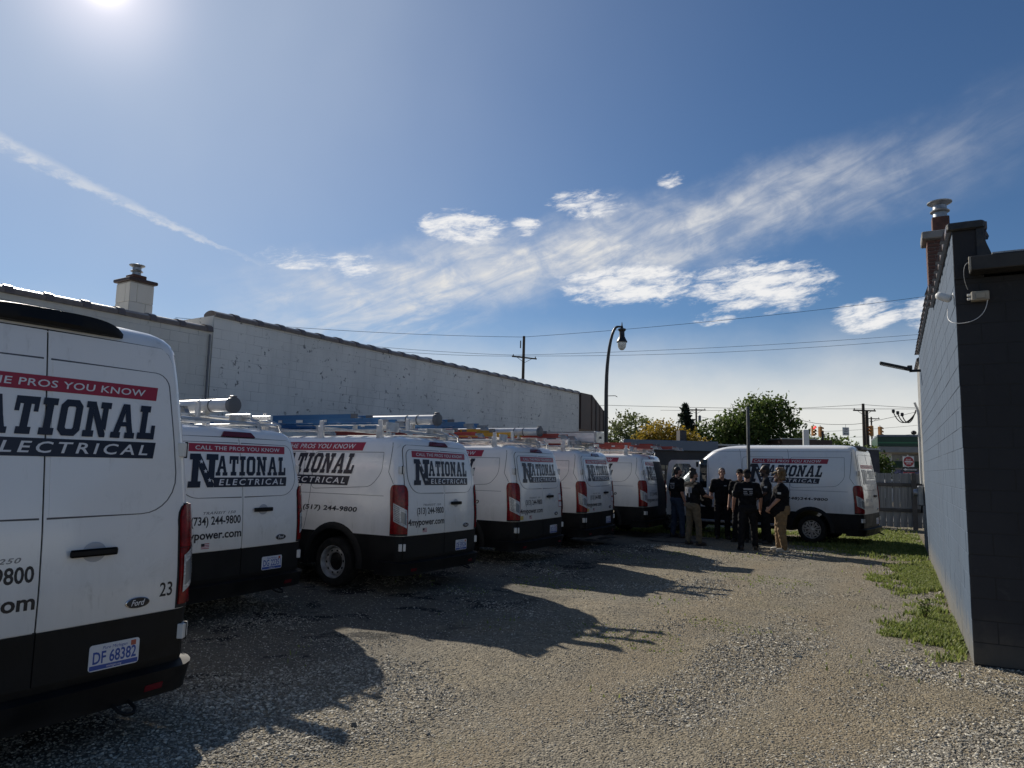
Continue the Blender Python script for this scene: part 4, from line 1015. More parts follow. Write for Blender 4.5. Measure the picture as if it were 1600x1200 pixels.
def weed(loc, h, label):
    t = thing('weed', label, 'weed', (*loc, 0)); mb = MB(); lb = MB()
    for k in range(5):
        a = k*1.3+.4; tip = Vector((math.cos(a)*.06, math.sin(a)*.06, h*random.uniform(.7, 1.05))); mb.tube([(0, 0, -.02), tip*.5+Vector((0, 0, .02)), tip], .004, 5)
        for j in range(7):
            c_ = tip*(.35+.1*j); q = Matrix.Rotation(random.uniform(0, 6.28), 4, 'Z') @ Matrix.Rotation(random.uniform(-.6, .9), 4, 'X'); L = .055
            lb.add([c_+q @ Vector(p) for p in ((0, 0, 0), (L*.4, L*.5, .008), (0, L*1.15, 0), (-L*.4, L*.5, .008))], [(0, 1, 2, 3)])
    mb.obj('stem', M['leafbrown'], t); lb.obj('leaf_cluster', M['leaf'], t)
p = lot(2.05, .33); weed(p, .24, 'small leafy weed standing up out of the grass by the wall corner')

# ------------------------------------------------------------------ vans in place
LABEL = ['high roof white van nearest the camera at the left edge, fleet number 23',
 'white van with plate DG 22351, second in the row',
 'white van with blue ladders on its roof and a phone number on its side',
 'white van under the red ladder and yellow step ladder',
 'white van with a silver box carrier on its roof, without lettering on its side',
 'last white van of the row, its rear door open beside the man in jeans',
 'long white van parked across the end behind the group of men']
VANS = []
spec = [
 dict(loc=(-2.65, 4.12, 0), yaw_deg=147.5, roof=2.67, length=5.98, wb=3.75, phone_rear='(810) 244-9800', phone_side='(810) 244-9800', plate='DF 68382', number='23', badge='TRANSIT 250', spoiler=True, paint='paint'),
 dict(loc=(-3.03, 8.20, 0), yaw_deg=151.4, roof=2.17, length=5.53, wb=3.3, phone_rear='(734) 244-9800', phone_side='(734) 244-9800', plate='DG 22351', badge='TRANSIT 150'),
 dict(loc=(-.956, 10.566, 0), yaw_deg=151.1, roof=2.17, length=5.53, wb=3.3, phone_rear='(313) 244-9800', phone_side='(517) 244-9800', plate='DE 59524', badge='TRANSIT 150', lean=(0, .6)),
 dict(loc=(.63, 13.63, 0), yaw_deg=150.6, roof=2.17, length=5.53, wb=3.3, phone_rear='(313) 244-9800', phone_side='(517) 244-9800', plate='DG 12158', badge='TRANSIT 150', extra='stickers', paint='paint_old'),
 dict(loc=(2.1, 16.44, 0), yaw_deg=152.7, roof=2.17, length=5.53, wb=3.3, phone_rear='(313) 244-9800', phone_side=None, plate='DG 21347', side_logo=False, badge='TRANSIT 150', extra='stickers', paint='paint_old'),
 dict(loc=(4.0, 19.4, 0), yaw_deg=151.8, roof=2.17, length=5.53, wb=3.3, phone_rear='(313) 244-9800', phone_side='(517) 244-9800', plate='DG 41870', badge='TRANSIT 150', flag=False, paint='paint_old', open_rear=True),
 dict(loc=(9.1, 17.99, 0), yaw_deg=142.1, roof=2.46, length=5.98, wb=3.75, phone_rear='(248) 244-9800', phone_side='(248)244-9800', plate='DF 70418', badge='TRANSIT 250', wheel='cap', ghost=True, flag=False, boards=True, spoiler=True),
]
for lb, sp in zip(LABEL, spec): VANS.append(make_van(lb, **sp))
def vw(i, x, y, z=0):
    """point in van i's frame -> world"""
    s = spec[i]; a = R_(s['yaw_deg']); F = np.array([math.cos(a), math.sin(a)]); Rr = np.array([F[1], -F[0]]); p = np.array(s['loc'][:2])+Rr*x+F*y
    return (p[0], p[1], z)
def vrot(i): return R_(spec[i]['yaw_deg'])-math.pi/2
# roof racks are bolted on: parts of their van
def mk_rack():
    mb = MB()
    for y in (.62, 1.75, 3.0):
        mb.bbox(-.80, .80, y-.03, y+.03, 2.245, 2.285, .008)
        for s in (-1, 1): mb.bbox(s*.80-.03, s*.80+.03, y-.05, y+.05, 2.06, 2.29, .008); mb.bbox(s*.80-.012, s*.80+.012, y-.035, y+.035, 2.28, 2.37, .004)
    for s in (-1, 1): mb.tube([(s*.78, .45, 2.225), (s*.78, 3.3, 2.225)], .017, 8)
    return mb.mesh('roof_rack', M['rack'])
def mk_drop():
    mb = MB(); mb.tube([(-.55, .46, 2.22), (.86, .40, 2.20)], .020, 10); mb.tube([(-.35, .58, 2.27), (.80, .52, 2.25)], .014, 8)
    for k, x in enumerate((.30, .62)):
        mb.bbox(x-.02, x+.02, .30, .75, 2.26, 2.32, .006); mb.tube([(x, .36, 2.27), (x+.12, .30, 2.21), (x+.20, .34, 2.12)], .016, 6)
    return mb.mesh('ladder_lowering_arm', M['alu'], 40)
BRK = [MB().bbox(*q, .006).mesh('rack_bracket', M['rack']) for q in ((-.80, -.52, .50, .525, 2.20, 2.34), (.10, .36, .44, .465, 2.19, 2.30), (-.30, -.26, .5, .56, 2.2, 2.42))]
for i in range(1, 6):
    v = VANS[i][0]; link('roof_rack', cached('rack', mk_rack), v); link('ladder_lowering_arm', cached('drop', mk_drop), v); [link('rack_bracket', q, v) for q in BRK]
def carrier(i, x, y, z, L, label, r=.076):
    t = thing('conduit_carrier', label, 'conduit tube', vw(i, x, y, z), vrot(i), 'round conduit carriers on the van roofs')
    Mx = Matrix.Rotation(-math.pi/2, 4, 'X')
    MB().lathe([(r, 0.02), (r, L)], 28, Mx).obj('tube_shell', M['tubewhite'], t, smooth=40)
    mb = MB().lathe([(r*1.05, .05), (r*1.22, .045), (r*1.24, .0), (r*1.18, -.012), (r*.4, -.016), (.0, -.016)], 28, Mx, cap=False); mb.bbox(-.03, .03, -.01, .06, r*1.15, r*1.45, .006); mb.obj('end_cap', M['greycap'], t, smooth=40)
    for q in (.35, .55, L-.4): MB().lathe([(r+.001, q), (r+.006, q+.003), (r+.006, q+.018), (r+.001, q+.021)], 28, Mx, cap=False).obj('strap', M['greycap'], t, smooth=40)
    mb = MB()
    for q in (.45, 1.6, L-.5): mb.box(-.03, .03, q, q+.05, -r-.07, -r+.01)
    mb.obj('mount', M['rack'], t)
def ladder(i, x, y, z, L, mat, label, w=.40, tilt=0, rail=.066, name='extension_ladder', rot=0.0, feet=True):
    t = thing(name, label, 'ladder', vw(i, x, y, z), 0, 'ladders on the van roofs', rot=(R_(tilt), 0, vrot(i)+R_(rot)))
    for sec, (y0, y1, zz, ww) in enumerate(((0, L, 0, w), (.45, L-.25, rail*1.05, w-.05))):
        for s in (-1, 1):
            mb = MB(); X = s*ww/2; mb.box(X-.004, X+.004, y0, y1, zz, zz+rail)
            for h in (0, rail-.009): mb.box(X-.020, X+.020, y0, y1, zz+h, zz+h+.009)
            mb.obj('rail', mat, t)
            MB().box(X-.022, X+.022, y0-.003, y0+.10, zz-.003, zz+rail+.003).obj('rail_end', M['greycap'] if sec else mat, t)
        n = int((y1-y0)/.305)
        for k in range(n): MB().tube([(-ww/2, y0+.18+k*.305, zz+rail/2), (ww/2, y0+.18+k*.305, zz+rail/2)], .016, 6).obj('rung', M['alu'], t)
    if feet:
        for s in (-1, 1):
            MB().box(s*w/2-.022, s*w/2+.022, -.16, .0, -.005, rail*.6).prism([(-.20, -.03), (-.14, .05), (-.08, .05), (-.06, -.03)], -.03, .03, Matrix.Translation((s*w/2, 0, -.01)) @ Matrix(((0, 0, 1, 0), (1, 0, 0, 0), (0, 1, 0, 0), (0, 0, 0, 1)))).obj('ladder_foot', M['galv'], t)
    mb = MB()
    for q, l in ((1.0, .10), (1.5, .14), (1.95, .08)): mb.box(-w/2-.0215, -w/2-.0206, q, q+l, .012, rail-.014)
    mb.obj('warning_label', M['signwhite'], t)
carrier(1, -.10, .14, 2.39, 2.9, 'round tube carrier with grey end cap on the roof of the second van')
carrier(2, .06, .20, 2.43, 2.9, 'round tube carrier between the blue ladders on the third van')
carrier(3, .10, .12, 2.43, 2.9, 'round tube carrier above the red ladder and yellow bracket')
ladder(2, -.42, .78, 2.35, 4.2, M['ladblue'], 'long blue ladder with white labels lying nearest the lettered side of the third van')
ladder(2, .60, -.05, 2.345, 4.4, M['ladblue'], 'blue ladder whose end sticks out behind the tube cap on the third van')
ladder(3, -.34, 1.2, 2.33, 4.0, M['ladred'], 'red ladder reaching forward behind the blue ladder ends')
ladder(3, .44, -.20, 2.33, 4.2, M['ladred'], 'red ladder whose end sticks out right of the tube cap')
ladder(3, -.05, .55, 2.33, 1.5, M['ladyellow'], 'short yellow step ladder folded beside the tube on the fourth van', w=.30, rail=.07, name='step_ladder', feet=False)
ladder(5, -.25, .05, 2.32, 3.6, M['ladred'], 'red ladder on the last van of the row, left of the dark shop')
ladder(5, .42, -.35, 2.31, 3.6, M['ladred'], 'red ladder sticking out at the back over the man in jeans')
ladder(1, -.52, .85, 2.33, 3.6, M['alu'], 'bare aluminium ladder lying flat on the second van', rail=.07)
t = thing('box_carrier', 'long silver box carrier on the roof of the unlettered van', 'carrier', vw(4, .12, .10, 2.33), vrot(4))
MB().bbox(-.26, .26, 0, 2.6, 0, .25, .02).obj('box', M['alu'], t); MB().bbox(-.275, .275, -.02, .03, -.01, .262, .01).obj('end_frame', M['silver'], t)
MB().bbox(-.03, .03, -.05, -.02, .10, .15, .008).obj('latch', M['greycap'], t); MB().box(-.27, .27, .05, 2.6, .252, .262).obj('lid', M['tubewhite'], t)
ladder(4, -.50, .55, 2.31, 3.4, M['alu'], 'short aluminium ladder beside the silver box carrier', w=.32, rail=.07)

# ------------------------------------------------------------------ block walls
blk_w, blk_h = .405, .2025
def mk_block(w, h, y0, out, gap=.0022):
    """face block: front face with chamfer; out=+1 face looks to +Y"""
    c = .004; mb = MB(); a = w/2-gap; b = h/2-gap; s = out
    vs = [(-a, y0, -b), (a, y0, -b), (a, y0, b), (-a, y0, b), (-a+c, y0+s*.0025, -b+c), (a-c, y0+s*.0025, -b+c), (a-c, y0+s*.0025, b-c), (-a+c, y0+s*.0025, b-c)]
    fs = [(4, 5, 6, 7), (0, 1, 5, 4), (1, 2, 6, 5), (2, 3, 7, 6), (3, 0, 4, 7)]
    if s > 0: fs = [f[::-1] for f in fs]
    return mb.add(vs, fs)
def block_face(parent, x0, x1, z0, z1, out, mat, view, limit, y0=0.0, rot=0.0, org=(0, 0)):
    """courses of blocks over a wall face; the `limit` nearest to the viewer are single parts, the rest one stuff part. Local frame: X along, Z up"""
    items = []; row = 0; z = z0
    while z < z1-.04:
        h = min(blk_h, z1-z); x = x0-(blk_w/2 if row % 2 else 0)
        while x < x1-.02:
            a = max(x, x0); b = min(x+blk_w, x1)
            if b-a > .03: items.append((a, b, z, z+h))
            x += blk_w
        z += h; row += 1
    items.sort(key=lambda q: view((q[0]+q[1])/2, (q[2]+q[3])/2)); rest = MB(); c, s = math.cos(rot), math.sin(rot)
    for k, (a, b, p, q) in enumerate(items):
        w, h = round(b-a, 3), round(q-p, 3)
        if k < limit:
            me = cached(('blk', w, h, out, mat.name), lambda: mk_block(w, h, 0, out).mesh('block', mat))
            lx, ly = (a+b)/2, y0+random.uniform(-.0015, .0015)
            link('block', me, parent, (org[0]+lx*c-ly*s, org[1]+lx*s+ly*c, (p+q)/2), (random.uniform(-.0015, .0015), random.uniform(-.002, .002), rot))
        else:
            m2 = mk_block(w, h, y0, out); rest.add([((lx+(a+b)/2)*c-ly*s+org[0], (lx+(a+b)/2)*s+ly*c+org[1], lz+(p+q)/2) for lx, ly, lz in m2.v], m2.f)
    if rest.v: o = rest.obj('block', mat, parent); o['kind'] = 'stuff'
def coping(parent, x0, x1, z, depth, step=.61, grow=.022, bulge=.07):
    """clay camelback coping: each tile a part, collar at every joint; local frame, wall from y=0 back to y=depth"""
    n = max(1, int(round((x1-x0)/step))); st = (x1-x0)/n
    def mk():
        mb = MB(); prof_ = []
        for k in range(9):
            t = k/8; y = -.05+(abs(depth)+.10)*t; prof_.append((y, .035+bulge*math.sin(math.pi*t)**.7))
        def seg(xa, xb, grow):
            vs = []
            for x in (xa, xb):
                for y, zz in prof_: vs.append((x, y, zz+grow))
                vs += [(x, prof_[-1][0]+grow, -.035), (x, prof_[0][0]-grow, -.035)]
            n_ = len(prof_)+2
            mb.add(vs, [(i, n_+i, n_+(i+1) % n_, (i+1) % n_) for i in range(n_)]+[tuple(range(n_)), tuple(range(2*n_-1, n_-1, -1))])
        seg(.004, st-.12, 0); seg(st-.13, st-.004, grow)
        return mb.mesh('coping_tile', M['clay'], 50)
    me = mk()
    for k in range(n):
        o = link('coping_tile', me, parent, (x0+k*st, 0 if depth > 0 else 0, z+.035+random.uniform(-.004, .004)), (0, 0, random.uniform(-.01, .01)))
        if depth < 0: o.scale = (1, -1, 1)
# left buildings: frame origin at the step corner, X along WL, face at y=0 looking to -Y (the lot)
angL = math.atan2(WL[1], WL[0]); S0 = np.array([-6.19, 14.44]); S0 = S0-NL*(NL @ S0-CLW)
def Lw(s, d=0): return S0+WL*s+NL*d
LEN_L = 16.85
tall = thing('block_building', 'long building of pale painted blocks with peeling paint and clay coping behind the vans', 'building', (*S0, 0), angL)
MB().box(0, LEN_L, .004, 9, -.05, 4.72).obj('wall', [M['greywall']], tall)
mb = MB().box(.0, LEN_L, .001, .004, -.05, 4.70); mb.obj('mortar_joint', M['wornjoint'], tall)
cx = -S0 @ WL; cy = CLW
block_face(tall, 0, LEN_L, 0, 4.72, -1, M['greywall'], lambda x, z: (x-(-(S0 @ WL)))**2+(abs(z-2.9) > 1.75)*400, 285)
coping(tall, 0, LEN_L, 4.70, .30)
# narrow return of the parapet above the lower building
MB().box(-.012, -.003, .01, 9, 4.3, 4.70).obj('parapet_end', M['greywall'], tall)
# brown mansard canopy at the far end
fas = MB(); pr = [(LEN_L+.02, 3.30), (LEN_L+2.25, 3.30), (LEN_L+2.25, 4.20), (LEN_L+1.05, 4.78), (LEN_L+.02, 4.78)]
Mxz = Matrix(((1, 0, 0, 0), (0, 0, 1, 0), (0, 1, 0, 0), (0, 0, 0, 1)))
fas.prism(pr[::-1], -.08, 9, Mxz); fas.obj('canopy', M['brownmetal'], tall)
for k, (xa, z0, z1) in enumerate(((1.05, 3.31, 4.76), (1.45, 3.31, 4.58), (1.85, 3.31, 4.38), (2.22, 3.31, 4.21))):
    MB().box(LEN_L+xa-.03, LEN_L+xa+.02, -.10, -.082, z0, z1).obj('canopy_rib', M['storedark'] if k % 2 else M['brownmetal'], tall)
for k in range(14): MB().box(LEN_L+2.252, LEN_L+2.27, k*.62, k*.62+.05, 3.31, 4.2).obj('canopy_rib', M['brownmetal'], tall)
MB().box(LEN_L-.02, LEN_L+.5, .3, .8, 0, 3.3).obj('pier', M['concrete'], tall)
lowb = thing('low_block_building', 'lower cream painted block building behind the nearest van', 'building', (*Lw(0), 0), angL)
MB().box(-22, -.02, .004, 9, -.05, 4.38).obj('wall', M['creamwall'], lowb)
MB().box(-22, -.02, .001, .004, -.05, 4.37).obj('mortar_joint', M['wornjoint'], lowb)
block_face(lowb, -22, -.02, 0, 4.38, -1, M['creamwall'], lambda x, z: abs(x+1.5)+(z < 2.9)*40+(x < -8)*100, 150)
coping(lowb, -22, -.03, 4.36, .28)
MB().tube([(-.10, -.05, 0), (-.10, -.05, 4.3)], .022, 8).obj('downpipe', M['greycap'], lowb)
# left chimney, standing on the low roof
def solve_wall(px, py, n, c):
    return None
ch = thing('block_chimney', 'cream block chimney with a metal flue cap above the low roof', 'chimney', (*Lw(-1.04, -1.15), 4.2), angL)
W2 = .25
MB().box(-W2+.012, W2-.012, -W2+.012, W2-.012, -1.0, 1.07).obj('core', M['jointg'], ch)
for k in range(5):
    for s in range(4):
        off = .09 if (k+s) % 2 else -.10
        for a, b in ((-W2, off), (off, W2)):
            m_ = MB().bbox(a+.003, b-.003, -W2, -W2+.08, -.90+k*.39, -.90+k*.39+.384, .008)
            m_.obj('block', M['creamwall'], ch, rot=(0, 0, s*math.pi/2))
MB().bbox(-W2-.05, W2+.05, -W2-.05, W2+.05, 1.072, 1.14, .012).obj('cap_slab', M['brownmetal'], ch)
MB().bbox(-.14, .14, -.14, .14, 1.142, 1.25, .008).obj('flue_base', M['brick'], ch)
def flue(z, r, parent, name='flue_cap'):
    q = r/.135; MB().lathe([(r, z), (r*.95, z+.12*q), (r*1.35, z+.135*q), (r*1.38, z+.15*q), (r*.98, z+.19*q), (r*.96, z+.27*q), (r*1.72, z+.33*q), (r*1.75, z+.35*q), (r*.3, z+.40*q), (0, z+.405*q)], 24, cap=False).obj(name, M['galv'], parent, smooth=35)
flue(1.25, .085, ch)

# ------------------------------------------------------------------ right building
angR = math.atan2(WR[1], WR[0])
rb = thing('dark_block_building', 'dark blue grey painted block building at the right edge', 'building', (*C0, 0), angR)
# local: X along the side wall (away), side face at y=0 looks +Y; front face at x=0 looks -X
A_END, B_END, HA, HB, HF = 3.75, 10.35, 4.22, 4.50, 3.70
MB().box(.004, B_END, -8, -.004, -.05, HF).obj('wall', M['bluewall'], rb)
MB().box(.004, A_END, -.25, -.004, HF, HA).obj('parapet', M['bluewall'], rb)
MB().box(A_END, B_END, -.40, -.004, HF, HB).obj('parapet', M['bluewall'], rb)
MB().box(.002, B_END, -.004, -.0015, -.05, HF+.4).obj('mortar_joint', M['bluewall'], rb)
MB().box(-.0005, .004, -8, -.004, -.05, HF).obj('mortar_joint', M['dark'], rb)
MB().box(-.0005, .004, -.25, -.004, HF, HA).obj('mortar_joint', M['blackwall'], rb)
block_face(rb, 0, A_END, 0, HA, 1, M['bluewall'], lambda x, z: x, 230)
block_face(rb, A_END, B_END, 0, HB, 1, M['bluewall'], lambda x, z: x, 60)
block_face(rb, 0, 4.0, 0, HF, -1, M['bluewall'], lambda x, z: -x+4, 60, 0, -math.pi/2+0, (0, -4.0)) if False else None
# front face blocks (x=0 looking to -X): local run along -Y
def front_blocks():
    z = 0; row = 0; rest = MB()
    while z < HF-.04:
        h = min(blk_h, HF-z); y = -(blk_w/2 if row % 2 else 0) if False else 0
        y0 = 0.0; first = blk_w/2 if row % 2 else blk_w
        edges = [0.0, first]
        while edges[-1] < 6.0: edges.append(edges[-1]+blk_w)
        for a, b in zip(edges[:-1], edges[1:]):
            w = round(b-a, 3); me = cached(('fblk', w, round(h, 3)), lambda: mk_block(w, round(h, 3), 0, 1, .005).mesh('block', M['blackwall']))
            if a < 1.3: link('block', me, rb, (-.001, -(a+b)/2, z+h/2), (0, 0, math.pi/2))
            else:
                m2 = mk_block(w, round(h, 3), 0, 1, .005); rest.add([(-.001-ly, lx-(a+b)/2, lz+z+h/2) for lx, ly, lz in m2.v], m2.f)
        z += h; row += 1
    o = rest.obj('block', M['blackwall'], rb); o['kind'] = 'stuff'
front_blocks()
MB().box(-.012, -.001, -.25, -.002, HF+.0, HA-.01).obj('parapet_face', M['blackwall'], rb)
for (s0, s1, z) in ((0.02, A_END, HA), (A_END+.02, B_END, HB)): coping(rb, s0, s1, z-.02, -.25, .42, grow=.04, bulge=.028)
# tar flashing swept from the parapet down to the flat roof
fl = MB(); prof_ = [(-.20, HA+.045), (-.27, HA+.01), (-.265, HA-.10), (-.28, HA-.18), (-.32, HF+.22), (-.42, HF+.175)]
vs = [(x, y, z) for x in (-.03, A_END) for y, z in prof_]; nP = len(prof_)
fl.add(vs, [(i, i+1, nP+i+1, nP+i) for i in range(nP-1)]); fl.add([(-.03, y, z) for y, z in prof_]+[(-.03, -.20, HF)], [tuple(range(nP+1))])
fl.obj('roof_flashing', M['tar'], rb)
MB().bbox(-.05, .02, -.275, .05, HA-.03, HA+.055, .015).obj('coping_end', M['tar'], rb)
MB().box(-.24, 9, -8, -.30, HF+.165, HF+.18).obj('roof_sheet', M['galv'], rb)
MB().bbox(-.25, -.02, -7.9, -.12, HF+.02, HF+.16, .008).obj('eave_board', M['blackpaint'], rb)
MB().bbox(-.256, -.236, -.125, -.105, HF+.02, HF+.155, .003).obj('eave_edge', M['beigeplastic'], rb)
# pale building beyond
pb = thing('pale_block_building', 'pale grey unpainted block wall beyond the blue grey building', 'building', (*lot(10.40, 0), 0), angR)
MB().box(0, 1.7, -8, -.006, -.05, 4.35).obj('wall', M['palewall'], pb)
MB().box(0.004, 1.69, -.006, -.003, -.05, 4.34).obj('mortar_joint', M['jointg'], pb)
block_face(pb, 0, 1.7, 0, 4.35, 1, M['palewall'], lambda x, z: x, 100, -.002)
coping(pb, 0, 1.7, 4.33, -.35, .42)
# brick chimney on the dark building
bc = thing('brick_chimney', 'red brick chimney with a square clay flue and metal cap', 'chimney', (*lot(6.35, -.30), 3.8), angR)
CW = .235; MB().box(-CW+.012, CW-.012, -CW+.012, CW-.012, -.5, 2.12).obj('core', M['mortar'], bc)
def mk_brick(w): return MB().bbox(-w/2, w/2, -.0, .05, -.0285, .0285, .004).mesh('brick', M['brick'])
def bricks():
    z = .48; row = 0; cnt = 0; rest = MB()
    while z < 2.08:
        for s in range(4):
            th = s*math.pi/2; xs = [-CW]+([-.115, .115] if row % 2 == 0 else [0.0])+[CW]
            for a, b in zip(xs[:-1], xs[1:]):
                w = round(b-a-.008, 3); me = cached(('brick', w), lambda: mk_brick(w)); q = Matrix.Rotation(th, 4, 'Z') @ Vector(((a+b)/2, -CW+random.uniform(-.002, .002), z))
                if cnt < 296 and s != 2: link('brick', me, bc, tuple(q), (0, 0, th)); cnt += 1
                else: rest.add([Matrix.Rotation(th, 4, 'Z') @ (Vector(v.co)+Vector(((a+b)/2, -CW, z))) for v in me.vertices], [tuple(p.vertices) for p in me.polygons])
        z += .0665; row += 1
    o = rest.obj('brick', M['brick'], bc); o['kind'] = 'stuff'
bricks()
MB().bbox(-CW-.08, CW+.08, -CW-.08, CW+.08, 2.122, 2.26, .015).obj('cap_slab', M['concrete'], bc)
MB().bbox(-.135, .135, -.135, .135, 2.262, 2.56, .01).obj('clay_flue', M['brick'], bc)
flue(2.56, .115, bc)
# things on the dark building
def on_side(s, z, d=0): p = lot(s, d); return (p[0], p[1], z)
cm = thing('security_camera', 'white bullet security camera on the dark building corner', 'camera', on_side(.16, 3.58), angR); cm.scale = (.6, .6, .6)
MB().lathe([(.045, 0), (.045, .012), (.02, .02), (.02, .10)], 16, Matrix.Rotation(-math.pi/2, 4, 'X')).obj('bracket', M['whiteplastic'], cm, smooth=40)
Mc = Matrix.Translation((0, .11, -.02)) @ Matrix.Rotation(R_(200), 4, 'Z') @ Matrix.Rotation(R_(78), 4, 'X')
MB().lathe([(.0, -.10), (.045, -.095), (.062, -.07), (.068, 0), (.066, .08), (.058, .13), (.03, .15), (.0, .152)], 20, Matrix.Translation((-.03, .13, -.04)) @ Matrix.Rotation(R_(-60), 4, 'X') @ Matrix.Rotation(R_(15), 4, 'Y'), cap=False).obj('housing', M['whiteplastic'], cm, smooth=50)
jb = thing('junction_box', 'small beige junction box under the eave of the dark building', 'box', (*(C0-WR*.03-NR*.20), 3.50), angR)
MB().bbox(-.07, .02, -.075, .075, -.045, .045, .008).obj('box', M['beigeplastic'], jb); MB().bbox(-.08, -.07, -.04, .04, -.03, .03, .004).obj('lid', M['beigeplastic'], jb)
for k in (-.022, .018): MB().lathe([(.013, 0), (.013, .03), (.0, .031)], 10, Matrix.Translation((-.03, .075, k)) @ Matrix.Rotation(-math.pi/2, 4, 'X')).obj('gland', M['whiteplastic'], jb)
a0 = Vector(on_side(.16, 3.44, .06)); a3 = Vector((*(C0-WR*.09-NR*.26), 3.50)); mid = Vector((*(C0-WR*.14+NR*.14), 3.20)); m2 = Vector((*(C0-WR*.05-NR*.13), 3.21))
def bez(P, n=20):
    out = []
    for k in range(n+1):
        t = k/n; q = [Vector(p) for p in P]
        while len(q) > 1: q = [q[i]*(1-t)+q[i+1]*t for i in range(len(q)-1)]
        out.append(q[0])
    return out
finish(MB().tube(bez([a0, a0+Vector((0, 0, -.12)), mid, m2, m2-Vector((*NR, 0))*.13+Vector((0, 0, .04)), a3], 24), .0035, 6).obj('camera_cable', M['whitecable']), 'thin white cable looping from the security camera to the junction box', 'cable')
b0 = Vector((*(C0-WR*.24-NR*.105), 3.80)); finish(MB().tube(bez([b0, b0+Vector((*NR, 0))*.05, b0+Vector((*NR, 0))*.06+Vector((0, 0, -.15)), b0+Vector((*WR, 0))*.2+Vector((0, 0, -.22))], 12), .003, 6).obj('eave_cable', M['whitecable']), 'short white cable hanging from the eave end of the dark building', 'cable')
fl_ = thing('flood_light', 'black flat LED flood light on an arm high on the dark wall', 'light', on_side(9.6, 4.02), angR)
MB().tube([(0, -.01, 0), (0, .22, .0)], .03, 8).obj('arm', M['blackmetal'], fl_)
MB().bbox(-.14, .14, .0, .62, -.025, .03, .015).obj('lamp_head', M['blackmetal'], fl_, (0, .20, .03), (R_(16), 0, 0)); MB().box(-.11, .11, .12, .58, -.030, -.0255).obj('led_panel', M['signwhite'], fl_, (0, .20, .03), (R_(16), 0, 0))
MB().bbox(-.05, .05, .16, .26, .03, .12, .01).obj('photo_cell', M['blackmetal'], fl_)
sv = thing('service_mast', 'white electric conduit with weatherhead and meter box on the pale wall', 'electric service', on_side(10.75, 0), angR)
MB().tube([(0, .05, 1.55), (0, .05, 3.2)]+[(0, .05+.07*math.sin(t), 3.2+.22*math.sin(t)) for t in (.6, 1.1, 1.57)], .028, 8).obj('conduit', M['whiteplastic'], sv, smooth=40)
MB().bbox(-.12, .12, .01, .14, 1.05, 1.50, .02).obj('meter_box', M['galv'], sv); MB().lathe([(.085, 0), (.085, .06), (.07, .08), (0, .082)], 18, Matrix.Translation((0, .14, 1.34)) @ Matrix.Rotation(-math.pi/2, 4, 'X')).obj('meter_glass', M['galv'], sv, smooth=40)
MB().tube([(0, .06, 1.05), (.02, .07, .95), (.08, .07, .9)], .02, 6).obj('lower_conduit', M['cable'], sv)
for k in range(3):
    MB().tube(bez([(0, .10, 3.25-.03*k), (0, .20+.06*k, 2.85), (0, .32+.07*k, 2.9), (-.02, .38+.09*k, 3.12+.04*k)], 10), .012, 6).obj('drop_wire', M['cable'], sv)
    MB().lathe([(.02, 0), (.035, .02), (.035, .08), (.0, .09)], 10, Matrix.Translation((-.02, .38+.09*k, 3.10+.04*k))).obj('insulator', M['blackmetal'], sv)
MB().ell((0, .16, 2.72), (.06, .06, .05)).obj('junction_knob', M['blackmetal'], sv)

# ------------------------------------------------------------------ fence
FA = np.array([11.2, 22.6]); FB = np.array([15.2, 26.4])
fdir = (FB-FA)/np.linalg.norm(FB-FA); fdir = -NR; FS = lot(18.2, 1.6)-fdir*1.5
fn = thing('plank_fence', 'weathered grey plank fence between the far van and the pale wall', 'fence', (*FS, 0), math.atan2(fdir[1], fdir[0]))
pm_ = MB().bbox(-.098, .098, -.012, .012, 0, 1.72, .004).mesh('plank', M['greywood'])
for k in range(24): link('plank', pm_, fn, (.1+k*.203, random.uniform(-.004, .004), .06+random.uniform(-.012, .02)), (0, random.uniform(-.006, .006), 0))
for z in (.55, 1.36): MB().bbox(0, 4.9, -.055, -.014, z, z+.11, .006).obj('rail', M['greywood2'], fn)
for x in (.9, 3.05, 4.8): MB().bbox(x-.07, x+.07, -.20, -.06, 0, 1.8, .01).obj('post', M['greywood2'], fn)

